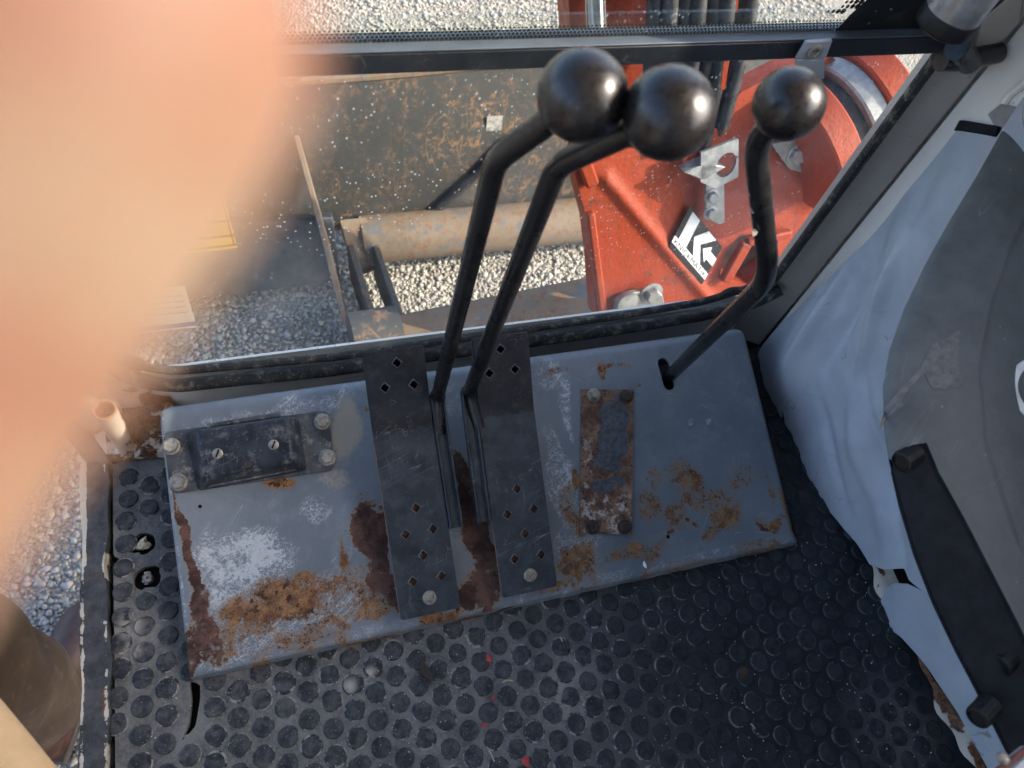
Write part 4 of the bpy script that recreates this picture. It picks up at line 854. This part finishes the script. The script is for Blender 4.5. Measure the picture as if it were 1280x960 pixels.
patch = [(1168,428),(1186,420),(1199,412),(1202,425),(1196,446),(1200,484),(1180,487),(1168,484),(1160,462),(1130,497),(1111,530),(1110,522),(1128,488),(1158,452)]
pp_ = np.array([CP(*p, .02)[:2] for p in patch])
def patchfn(P): q = confn(P); q[:,2] += .0005; return q
sheet_obj('peeled_patch', sheet(pp_, .002, patchfn), m_flat('peeled grey patch', (.13,.127,.118), .8, 0, .3, .5, 140), co)
lr = MB(); lr.lathe([(.032, -.003), (.032, .003), (.025, .004), (.024, -.003)], Vector(CP(1304, 490, .03)), (-.2, -.2, 1), 32); obj('pale_ring', lr, M['pale'], co)
sp = thing('seat_base', 'grey metal corner with a red edge below the console', 'seat base', atz(1265, 955, .3))
q = MB(); q.prism([atz(1243,975,.46), atz(1300,928,.46), atz(1330,1000,.46), atz(1260,1010,.46)], (0,0,-.02)); obj('panel', q, M['greyp'], sp, bevel=.002)
q = MB(); q.tube([atz(1236,972,.462), atz(1300,924,.462)], .0022, 8); obj('red_edge', q, m_flat('dark red edge', (.14,.04,.03), .6), sp)
q = MB(); q.lathe([(.0045,-.002),(.0042,.001),(.002,.0024)], atz(1255, 948, .465), (0,0,1), 16); obj('stud_screw', q, M['bolt'], sp)

# ================================================================== outside: dozer blade
bl = thing('dozer_blade', 'scratched black dozer blade with tan rolled lower edge on the gravel', 'blade', (.3, 1.45, GZ))
def blfn(P):                                       # P: x, height along the back of the blade
    y = 1.42 + .25*P[:,1] + .35*(P[:,1]-.2)**2; z = GZ + .10 + P[:,1]; return np.stack([P[:,0], y, z], 1)
def blh(px_, py_, lo=0, hi=.8):                    # height on the blade's back met by a sight line
    for _ in range(40):
        mid_ = (lo+hi)/2; y = 1.42 + .25*mid_ + .35*(mid_-.2)**2; z = aty(px_, py_, y)[2]
        if z > GZ + .10 + mid_: lo = mid_
        else: hi = mid_
    return (float(aty(px_, py_, y)[0]), mid_)
tops = [(200,122),(300,112),(360,108),(440,103),(520,96),(590,88),(660,84),(760,80),(900,75),(1010,72)]
tp = [blh(*p) for p in tops]; botx0, botx1 = -1.0, 1.6
outl = [(tp[0][0]-.5, tp[0][1]), ] + tp + [(1.75, tp[-1][1]), (1.75, -.02), (tp[0][0]-.5, -.02)]
sheet_obj('back_plate', sheet(outl, .02, blfn, thick=.016, down=(0,1,0)), M['blade'], bl)
rimp = [blfn(np.array([q]))[0] for q in [(tp[0][0]-.5, tp[0][1])] + tp + [(1.75, tp[-1][1])]]
r_ = MB(); r_.tube([Vector(q) + Vector((0,.008,.004)) for q in rimp], .011, 8); obj('top_edge', r_, M['tan'], bl)
tb = MB(); tb.tube([(.20, 1.385, GZ+.085), (1.75, 1.385, GZ+.085)], .066, 24); obj('torsion_tube', tb, M['tan'], bl)
rb = MB(); g1, g2 = blh(366,165), blh(410,330)
ribtop = blfn(np.array([g1]))[0]
e0, e1_, e2b = Vector(ribtop) + Vector((0,-.012,0)), Vector(aty(402,300,1.30)), Vector(aty(428,405,1.10)); bk = Vector((.01, .07, -.09))
rb.add([e0, e1_, e2b, e0 + Vector((.012,0,0)), e1_ + Vector((.014,0,0)), e2b + Vector((.016,0,0)), e0 + bk*.3, e1_ + bk, e2b + bk, e0 + bk*.3 + Vector((.012,0,0)), e1_ + bk + Vector((.014,0,0)), e2b + bk + Vector((.016,0,0))], [(0,1,4,3),(1,2,5,4),(3,4,10,9),(4,5,11,10),(6,7,1,0),(7,8,2,1),(9,10,7,6),(10,11,8,7),(0,3,9,6),(2,8,11,5)]); obj('rib', rb, M['tan'], bl, bevel=.002)
gs = MB(); gs.prism([(.145, 1.40, GZ+.16), (.215, 1.40, GZ+.16), (.235, 1.30, GZ+.08), (.165, 1.28, GZ+.08)], (0,0,-.02)); obj('gusset', gs, M['tan'], bl, bevel=.003)
lw = MB(); lw.prism([(-.9, 1.34, GZ+.27), (.13, 1.40, GZ+.17), (.128, 1.28, GZ+.05), (-.9, 1.25, GZ+.06)], (0, .03, -.01)); obj('lower_plate', lw, m_flat('blue black plate', (.025,.03,.04), .6, 0, .4), bl, bevel=.003)
for dx in (.02, .085):
    ar_ = MB(); ar_.prism([(.135+dx, 1.36, GZ+.12), (.135+dx, 1.30, GZ+.03), (.17+dx, .95, GZ+.04), (.17+dx, .93, GZ+.12), (.16+dx, 1.02, GZ+.16)], (.018, 0, 0)); obj('arm_plate', ar_, M['blade'], bl, bevel=.003)
ap = MB(); ap.tube([(.14, 1.05, GZ+.10), (.30, 1.05, GZ+.10)], .026, 18); obj('pivot_pin', ap, M['galv'], bl)
q = MB(); q.tube([blfn(np.array([blh(*p)]))[0] + np.array([0,-.012,.004]) for p in ((548,256),(580,228),(612,198),(636,172),(690,150))], .013, 10); obj('diagonal_tube', q, M['hose'], bl)  # thin black tube running diagonally up the blade's back
q = blh(617,157); c = blfn(np.array([q]))[0]; wl = MB(); wl.prism([c + np.array(v) for v in ((-.02,-.004,-.028),(.022,-.004,-.028),(.022,.004,.028),(-.02,.004,.028))], (0,-.002,0)); obj('label_tag', wl, m_flat('dirty white tag', (.30, .29, .27), .6, 0, .5, .3, 90), bl)
dk = thing('track_frame', 'flat tan rusted steel deck in front of the windscreen base', 'track frame', (.75, .95, GZ))
q = MB(); z_ = -.42; q.prism([atz(470,425,z_), atz(500,392,z_), atz(600,372,z_), atz(760,340,z_), atz(800,380,z_), atz(700,425,z_)], (0,0,-.1)); obj('deck_plate', q, M['tan'], dk, bevel=.006)
q = MB(); q.tube([atz(440,430,-.46), atz(500,420,-.46)], .07, 20); obj('roller_boss', q, M['blade'], dk)

# ================================================================== outside: orange swing bracket, boom, hoses
ON = np.array((0, -.94, .34)); ON /= np.linalg.norm(ON); OD = ON @ np.array((.8, .82, -.2)); OU = np.array((0, .34, .94)); OU /= np.linalg.norm(OU)
def O(px_, py_, off=0): return atplane(px_, py_, ON, OD + off)
oo = Vector(O(850, 300))
def opl(px_, py_): q = O(px_, py_) - np.array(oo); return (q[0], float(q @ OU))
def ofn(P, off=0):
    return np.array(oo) + P[:, :1]*np.array((1,0,0)) + P[:, 1:]*OU + ON*off
sb = thing('swing_bracket', 'big orange painted steel swing bracket beyond the windscreen', 'bracket', (.75, .85, GZ))
out = [opl(*p) for p in [(716,208),(724,186),(748,180),(790,186),(850,196),(886,160),(930,118),(985,92),(1040,70),(1068,90),(1075,140),(1062,200),(1030,262),(985,310),(968,345),(930,368),(745,400),(741,330),(735,280)]]
def bulge(P):
    q = ofn(P); q += ON*(.004*vnoise(P, 6, 91)[:, None]); 
    r0, r1 = np.array(opl(757,222)), np.array(opl(884,372)); d = r1-r0; t = np.clip(((P-r0)@d)/(d@d), 0, 1); e = np.linalg.norm(P-r0-t[:,None]*d, axis=1); q += ON*(.010*np.exp(-(e/.012)**2))[:,None]
    side = ((P-r0)[:,0]*d[1] - (P-r0)[:,1]*d[0]); q -= ON*(.02*np.clip(-side*6, 0, 1))[:,None]
    r0, r1 = np.array(opl(945,190)), np.array(opl(1020,245)); d = r1-r0; t = np.clip(((P-r0)@d)/(d@d), 0, 1); e = np.linalg.norm(P-r0-t[:,None]*d, axis=1); q += ON*(.022*np.exp(-(e/.03)**2))[:,None]
    return q
hl_ = [opl(*p) for p in [(900,345),(905,318),(925,296),(962,292),(975,300),(965,335),(935,358)]]
sheet_obj('back_plate', sheet(out, .006, bulge, [hl_], thick=.05, down=-ON), M['orange'], sb)
q = MB(); q.prism([O(880,380,-.06), O(890,300,-.06), O(990,270,-.06), O(1000,330,-.06)], tuple(-ON*.02)); obj('cavity', q, m_flat('rusty brown cavity', (.09,.035,.02), .9, 0, .6, .8, 40, .01), sb)
def ridge(p, q_, w, off, name='rib', mat='orange'):
    a, b = np.array(O(*p, off)), np.array(O(*q_, off)); d = (b-a)/np.linalg.norm(b-a); n = np.cross(d, ON)*w
    mb = MB(); mb.prism([a+n, b+n, b-n, a-n], tuple(ON*.018)); obj(name, mb, M[mat], sb, bevel=.004)
ridge((735,262),(752,392), .008, -.002); ridge((903,348),(930,300), .012, .0); ridge((930,300),(985,288), .008, .0)
ridge((724,190),(738,228), .012, .002, 'ear')
ps = thing('pivot_boss', 'round orange pivot boss with steel ring beside the swing bracket', 'pivot', O(1040, 170))
ca = Vector(O(1012, 178, .01)); axb = Vector((.86, .22, .42)).normalized()
def disc(r, h0, h1, mat, name):
    mb = MB(); mb.lathe([(r*.2, h0), (r*.97, h0), (r, h0+.004), (r, h1-.004), (r*.97, h1), (r*.2, h1)], ca, axb, 48); obj(name, mb, M[mat], ps)
disc(.135, -.03, .022, 'orange', 'inner_cheek'); disc(.10, .022, .060, 'hose', 'bushing'); disc(.118, .060, .098, 'galv', 'pin_ring'); disc(.128, .098, .150, 'orange', 'outer_cheek')
tp_ = MB(); tp_.prism(roundpoly([O(962,178,.012), O(1010,170,.012), O(1016,200,.012), O(1000,214,.012), O(985,210,.012)], .006), tuple(ON*.006)); obj('galvanised_tab', tp_, M['galv'], ps, bevel=.001)
bolt(ps, O(996,193,.018), ON, .017, .012, M['galv'], .022)
# bracket with hole
kb_ = thing('hose_bracket', 'galvanised steel hose bracket with round hole bolted to orange plate', 'bracket', O(885, 225, .02))
cent = opl(893,193); hole = [(cent[0] + .020*math.cos(t), cent[1] + .024*math.sin(t)) for t in np.linspace(0, 2*math.pi, 20, endpoint=False)]
V, fs, P = sheet([opl(*p) for p in [(862,178),(908,160),(908,208),(880,222),(862,214)]], .004, lambda P: ofn(P, .045), [hole], thick=.006, down=-ON); sheet_obj('plate', (V, fs, P), M['galv'], kb_)
q = MB(); q.prism([O(855,216,.045), O(880,226,.045), O(908,209,.045), O(884,204,.045)], tuple(-ON*.03)); obj('shelf', q, M['galv'], kb_, bevel=.002)
q = MB(); q.prism(roundpoly([O(880,218,.022), O(903,216,.022), O(904,276,.022), O(897,279,.022), O(880,270,.022)], .004), tuple(ON*.007)); obj('strap', q, M['galv'], kb_, bevel=.0015)
for p in ((889,245),(888,266)): bolt(kb_, O(*p, .029), ON, .0105, .009, M['galv'], .0145)
ft = thing('pin_keeper', 'weathered steel keeper plate with two bolts on the bracket foot', 'plate', O(805, 372, .01))
q = MB(); q.prism(roundpoly([O(764,392,.012), O(768,370,.012), O(785,362,.012), O(824,358,.012), O(830,385,.012)], .012), tuple(ON*.012)); obj('plate', q, M['galv'], ft, bevel=.002)
bolt(ft, O(814,367,.024), ON, .017, .016, M['galv'], .025); q = MB(); q.lathe([(.026,0),(.025,.006),(.012,.008)], O(785,379,.024), ON, 20); obj('pin_head', q, M['galv'], ft)
# printed plate with the monogram
st_ = thing('brand_plate', 'black and white diamond placard reading KNICKMATIK with arrow monogram', 'placard', O(870, 307, .006))
cL, cB, cT = np.array(O(836,308,.008)), np.array(O(877,355,.008)), np.array(O(862,257,.008)); U_, V_ = cB - cL, cT - cL
def S(u, v, off=0): return cL + U_*u + V_*v + ON*off
q = MB(); q.prism([S(0,0), S(1,0), S(1,1), S(0,1)], tuple(ON*.0015)); obj('plate', q, M['black'], st_)
def glyph(pts, off, mat, name): mb = MB(); mb.prism([S(u, v, off) for u, v in pts], tuple(ON*.0006)); obj(name, mb, M[mat], st_)
glyph([(.0,.13),(1,.13),(1,.29),(0,.29)], .0016, 'white', 'text_band')
glyph([(.10,.29),(.31,.29),(.31,.97),(.10,.97)], .0016, 'white', 'monogram_stem')
glyph([(.36,.62),(.55,.62),(.80,.98),(.58,.98)], .0016, 'white', 'monogram_arm'); glyph([(.36,.615),(.55,.615),(.74,.295),(.53,.295)], .0016, 'white', 'monogram_leg')
glyph([(.64,.60),(.80,.80),(.80,.70),(1.0,.70),(1.0,.50),(.80,.50),(.80,.40)], .0016, 'white', 'monogram_arrow')
tc = bpy.data.curves.new('lettering', 'FONT'); tc.body = 'KNICKMATIK'; tc.size = 1; to = bpy.data.objects.new('lettering_tmp', tc); COL.objects.link(to)
bpy.context.view_layer.update(); tm = bpy.data.meshes.new_from_object(to.evaluated_get(bpy.context.evaluated_depsgraph_get())); bpy.data.objects.remove(to)
tv = np.array([v.co[:] for v in tm.vertices]); w_, h_ = tv[:,0].max(), tv[:,1].max()
for v, c in zip(tm.vertices, tv): v.co = S(.03 + .94*c[0]/w_, .15 + .12*c[1]/h_, .0026)
tm.materials.clear(); tm.materials.append(M['black']); tm.name = 'lettering'; lo_ = bpy.data.objects.new('lettering', tm); COL.objects.link(lo_); lo_.parent = st_; lo_.matrix_parent_inverse = ROOTINV[st_.name]
# boom and cylinder, hoses
bm_ = thing('boom', 'orange boom arm rising behind the hydraulic hoses', 'boom', (.9, 1.05, -.1))
q = MB(); q.prism([aty(722,200,1.02), aty(840,190,1.02), aty(836,-60,1.08), aty(842,-400,1.2), aty(700,-400,1.2), aty(708,-60,1.08)], (0, .12, .03)); obj('arm', q, M['orange'], bm_, bevel=.006)
cy = thing('hydraulic_cylinder', 'steel cylinder rod standing in front of the orange boom', 'cylinder', aty(748, 60, 1.0))
q = MB(); q.tube([aty(752,150,.99), aty(745,20,1.03), aty(738,-200,1.12)], .017, 18); obj('rod', q, M['chrome'], cy)
hs_ = [((822,-160),(818,20),(812,100),(806,190)), ((842,-160),(838,20),(828,100),(816,190)), ((860,-160),(856,20),(846,100),(830,195)), ((878,-160),(874,20),(862,100),(846,195)), ((896,-160),(893,20),(880,100),(862,200)), ((914,-160),(910,20),(897,100),(876,200)), ((932,-160),(927,20),(910,100),(888,205)), ((948,-160),(938,20),(920,95),(902,160))]
for k, hp in enumerate(hs_):
    q = MB(); yy = (1.06, 1.0, .96, .93); q.tube(smoothpath([aty(x_, y_, yy[i] - .012*(k % 2)) for i, (x_, y_) in enumerate(hp)], .12, 6), .0128, 12)
    tag(obj('hydraulic_hose', q, M['hose']), ('black hydraulic hose lying against the orange boom arm' if k == 0 else 'black hydraulic hose at the outer edge of the bundle, ending by the hose bracket' if k == 7 else 'black hydraulic hose in the middle of the bundle running up the orange boom'), 'hose', 'hoses running up the boom')
q = MB(); q.prism([aty(905,75,.92), aty(912,75,.92), aty(906,112,.92), aty(901,112,.92)], (0,.003,0)); q.prism([aty(921,-10,.99), aty(924,-10,.99), aty(922,16,.99), aty(919,16,.99)], (0,.003,0)); tag(obj('cable_tie', q, M['orange']), 'orange strip tied between the black hydraulic hoses', 'strap')
q = MB(); q.prism([aty(905,120,1.0), aty(940,124,1.0), aty(935,160,1.0), aty(905,165,1.0)], (0,.02,0)); obj('lug', q, M['orange'], sb, bevel=.003)

# ================================================================== person outside the door and the hand at the lens
pe = thing('person', 'person in dusty brown trousers and boots standing outside the door, hand reaching in', 'person', (-.56, .25, GZ))
def skin(name, V, E, Rr, mats, sub=2, parent=pe):
    me = bpy.data.meshes.new(name); me.from_pydata([tuple(map(float, v)) for v in V], E, []); me.update(); o = bpy.data.objects.new(name, me); COL.objects.link(o)
    s = o.modifiers.new('skin', 'SKIN'); s.use_smooth_shade = True
    for i, r in enumerate(Rr): d = me.skin_vertices[0].data[i]; d.radius = (r, r) if not isinstance(r, tuple) else r
    me.skin_vertices[0].data[0].use_root = True
    u = o.modifiers.new('sub', 'SUBSURF'); u.levels = u.render_levels = sub
    bpy.context.view_layer.update(); dg = bpy.context.evaluated_depsgraph_get(); em = bpy.data.meshes.new_from_object(o.evaluated_get(dg)); bpy.data.objects.remove(o)
    em.materials.clear()
    for mm in mats: em.materials.append(mm)
    em.name = name; n = bpy.data.objects.new(name, em); COL.objects.link(n); n.parent = parent; n.matrix_parent_inverse = ROOTINV[parent.name]; em.polygons.foreach_set('use_smooth', [True]*len(em.polygons)); return n
ft_ = [atd(110, -330, .0262), atd(-30, 10, .0265), atd(-240, 320, .0285), atd(-520, 640, .04)]
body = [(-.66,-.10,.12), (-.60,-.02,.10),(-.53,.31,-.20),(-.55,.335,-.62), (-.74,-.16,.10),(-.78,-.10,-.22),(-.80,-.12,-.62), (-.68,-.10,.42), (-.68,-.08,.66), (-.66,-.05,.78), (-.64,.02,.96),
        (-.52,-.02,.60), (-.44,-.12,.44), (-.20,-.10,.78), ft_[3] + np.array([-.03,-.03,-.02]), ft_[2], ft_[1], ft_[0], (-.84,-.12,.60), (-.90,-.05,.34), (-.80,.08,.20)]
edges = [(0,1),(1,2),(2,3),(0,4),(4,5),(5,6),(0,7),(7,8),(8,9),(9,10),(8,11),(11,12),(12,13),(13,14),(14,15),(15,16),(16,17),(8,18),(18,19),(19,20)]
rad = [.12,.085,.06,.045,.085,.06,.045,.14,.12,.055,.085,.06,.048,.03,.022,.0125,.0125,.0118,.06,.048,.03]
hb = 14
for i, ln in ((1, .055), (2, .050), (3, .040)):                 # the other fingers lie curled along the back of the held phone
    a0 = CAMP - RC[:,0]*.062 + RC[:,1]*(.012 + .019*i) - RC[:,2]*.016; a1 = a0 + RC[:,0]*ln*.55 - RC[:,2]*.006; a2 = a1 + RC[:,0]*ln*.4 + RC[:,2]*.002
    n0 = len(body); body += [a0, a1, a2]; edges += [(hb, n0), (n0, n0+1), (n0+1, n0+2)]; rad += [.0095, .0085, .0075]
n0 = len(body); body += [CAMP - RC[:,0]*.075 - RC[:,1]*.012 - RC[:,2]*.04, CAMP - RC[:,0]*.045 - RC[:,1]*.03 - RC[:,2]*.045]; edges += [(hb, n0), (n0, n0+1)]; rad += [.0115, .0095]
skin('body', body, edges, rad, [M['skin']], 2)
# trousers: baggy tube legs with folds
def trouser(hip, knee, ankle, seed, rk):
    r = np.random.default_rng(seed); path = []; rr = []
    for t in np.linspace(0, 1, 16): path.append(Vector(hip).lerp(Vector(knee), t)); rr.append(.105*(1-t) + rk*t)
    for t in np.linspace(.06, 1, 18): path.append(Vector(knee).lerp(Vector(ankle), t)); rr.append(rk*(1-t) + .078*t + .004*math.sin(t*20))
    mb = MB(); seg = 36; mb.tube(path, rr, seg); 
    V = np.array(mb.v); n = len(path)
    for i in range(n):
        c = np.array(path[i]); 
        for k in range(seg):
            a = 2*math.pi*k/seg; w = .0055*math.sin(3*a + i*.55) + .004*math.sin(5*a - i*.9 + 1) + .003*math.sin(i*1.3 + 2*math.sin(a)); d = V[i*seg+k] - c; V[i*seg+k] = c + d*(1 + w/np.linalg.norm(d))
    mb.v = [tuple(v) for v in V]; o = obj('trouser_leg', mb, M['trouser'], pe, ang=80); o.modifiers.new('s', 'SUBSURF').render_levels = 1; return o
trouser((-.60,-.02,.10), (-.525,.33,-.20), (-.545,.345,-.64), 1, .108); trouser((-.74,-.16,.10), (-.78,-.10,-.22), (-.80,-.12,-.64), 2, .098)
def boot(a, ang):
    R3 = Matrix.Translation(Vector(a)) @ Matrix.Rotation(ang, 4, 'Z'); mb = MB(); rows = [(-.09,.036,.10),(-.05,.043,.13),(.0,.045,.135),(.05,.046,.10),(.10,.05,.075),(.15,.05,.062),(.19,.038,.05),(.208,.015,.035)]
    vs = []; seg = 14
    for y, w, h in rows:
        for k in range(seg):
            t = math.pi*k/(seg-1); vs.append(R3 @ Vector((w*math.cos(t), y, .02 + h*max(0, math.sin(t))**.8)))
    mb.add(vs, [(i*seg+k, i*seg+k+1, (i+1)*seg+k+1, (i+1)*seg+k) for i in range(len(rows)-1) for k in range(seg-1)] + [tuple(range(seg)), tuple((len(rows)-1)*seg+k for k in range(seg))]); bo = obj('boot', mb, M['boot'], pe, ang=80); bo.modifiers.new('s', 'SUBSURF').render_levels = 2
    so_ = MB(); pts = [(-.045,-.09),(.045,-.09),(.05,.0),(.056,.1),(.05,.17),(.025,.21),(-.02,.212),(-.048,.175),(-.054,.1),(-.048,0)]; so_.prism([R3 @ Vector((x, y, 0.003)) for x, y in pts], (0,0,.022)); obj('sole', so_, M['sole'], bo, bevel=.004)
boot((-.55,.345,GZ+.006), -.3); boot((-.80,-.10,GZ+.006), .1)
sv = MB(); sv.tube(smoothpath([atd(-330,640,.80), atd(-120,860,.66), atd(10,1035,.58), atd(130,1220,.52)], .1, 5), .046, 24); obj('sleeve', sv, M['jacket'], pe)
jk = MB(); jk.tube(smoothpath([(-.655,-.10,.06),(-.67,-.10,.3),(-.68,-.09,.55),(-.67,-.06,.68)], .1, 4), [.15]*3 + [.16]*8 + [.15,.09] if False else .155, 28); obj('jacket', jk, M['jacket'], pe)

# ================================================================== small debris
def lump(name, label, c, r, mat, cat, flat=.5, seed=0, stretch=(1,1), group=None):
    bm = bmesh.new(); bmesh.ops.create_icosphere(bm, subdivisions=2, radius=1); rr = np.random.default_rng(seed)
    for v in bm.verts: k = 1 + .3*rr.standard_normal()*.8; v.co = Vector((v.co.x*r*k*stretch[0], v.co.y*r*k*stretch[1], v.co.z*r*flat*k))
    me = bpy.data.meshes.new(name); bm.to_mesh(me); bm.free(); me.materials.append(mat); o = bpy.data.objects.new(name, me); o.location = tuple(map(float, c)); finish(o, None, 60); return tag(o, label, cat, group)
lump('foam_scrap', 'yellowed foam scrap filling the upper hole in the mat', (h1c[0], h1c[1], -.004), .008, M['foam'], 'foam', .7, 3, (1.2,.8))
fs2 = thing('hole_screw', 'screw with frayed tape stuck in a torn mat hole', 'screw', (h2c[0], h2c[1], -.01))
q = MB(); q.lathe([(.006,-.004),(.006,.004),(.0045,.0055),(.002,.0055),(.0015,.003)], (h2c[0], h2c[1], -.006), (0,0,1), 16); obj('head', q, M['bolt'], fs2)
for k in range(5):
    a = random.uniform(0, 6.28); q = MB(); c = Vector((h2c[0], h2c[1], -.005)); e = c + Vector((math.cos(a)*.007, math.sin(a)*.008, random.uniform(0,.006))); w = Vector((-math.sin(a), math.cos(a), .3))*.0024; q.prism([c + w, e + w*.6, e - w, c - w], (0,0,.0005)); obj('tape_shred', q, M['galv'], fs2)
lf = atz(530, 840, .003); pts = [(-.004,.014),(.002,.016),(.004,.008),(.008,.002),(.013,-.008),(.011,-.015),(.004,-.012),(-.002,-.004),(-.006,.004)]
q = MB(); q.prism([(lf[0]+x*.9, lf[1]+y*.9, .0034 + .001*math.sin(x*300)) for x, y in pts], (0,0,.0012)); tag(obj('dead_leaf', q, M['leaf'], bevel=.0004), 'shrivelled dark brown leaf lying on the rubber mat', 'leaf')
for k, (x_, y_, dx, dy) in enumerate([(628,853,13,-2),(611,938,7,14),(700,797,3,5),(938,905,6,6),(580,795,5,3)]):
    a, b = atz(x_, y_, .004), atz(x_+dx, y_+dy, .004); m_ = (a+b)/2 + np.array([0,.002,.0005]); q = MB(); q.tube([a, m_, b], .0008, 6); tag(obj('straw_stem', q, M['straw']), 'thin pale straw stem lying on the dark rubber mat', 'straw', 'straw stems on the mat')
for k, (x_, y_, r) in enumerate([(611,824,.0042),(618,887,.003),(605,906,.0025),(658,951,.0042),(616,873,.0022)]):
    lump('red_crumb', 'small red plastic crumb on the rubber mat', atz(x_, y_, .001), r, M['red'], 'crumb', .35, k+20, (1, 1.4), 'red crumbs on the mat')
lump('white_pebble', 'tiny white pebble lying at the foot of the pedal housing', F(806, 706, .003), .0028, M['white'], 'pebble', .9, 5, (.9, 1.6))
gr = MB()
for k in range(900):
    x_, y_ = rng.uniform(-.25,.73), rng.uniform(-.2,.2)
    r = rng.uniform(.0005, .0013); gr.add([(x_+r,y_,.0012),(x_-r*.6,y_+r*.8,.0012),(x_-r*.6,y_-r*.8,.0012),(x_,y_,.0012+r*1.3)], [(0,1,3),(1,2,3),(2,0,3)])
tag(obj('grit', gr, M['grit']), 'pale grit grains scattered over the rubber mat', 'grit', kind='stuff')
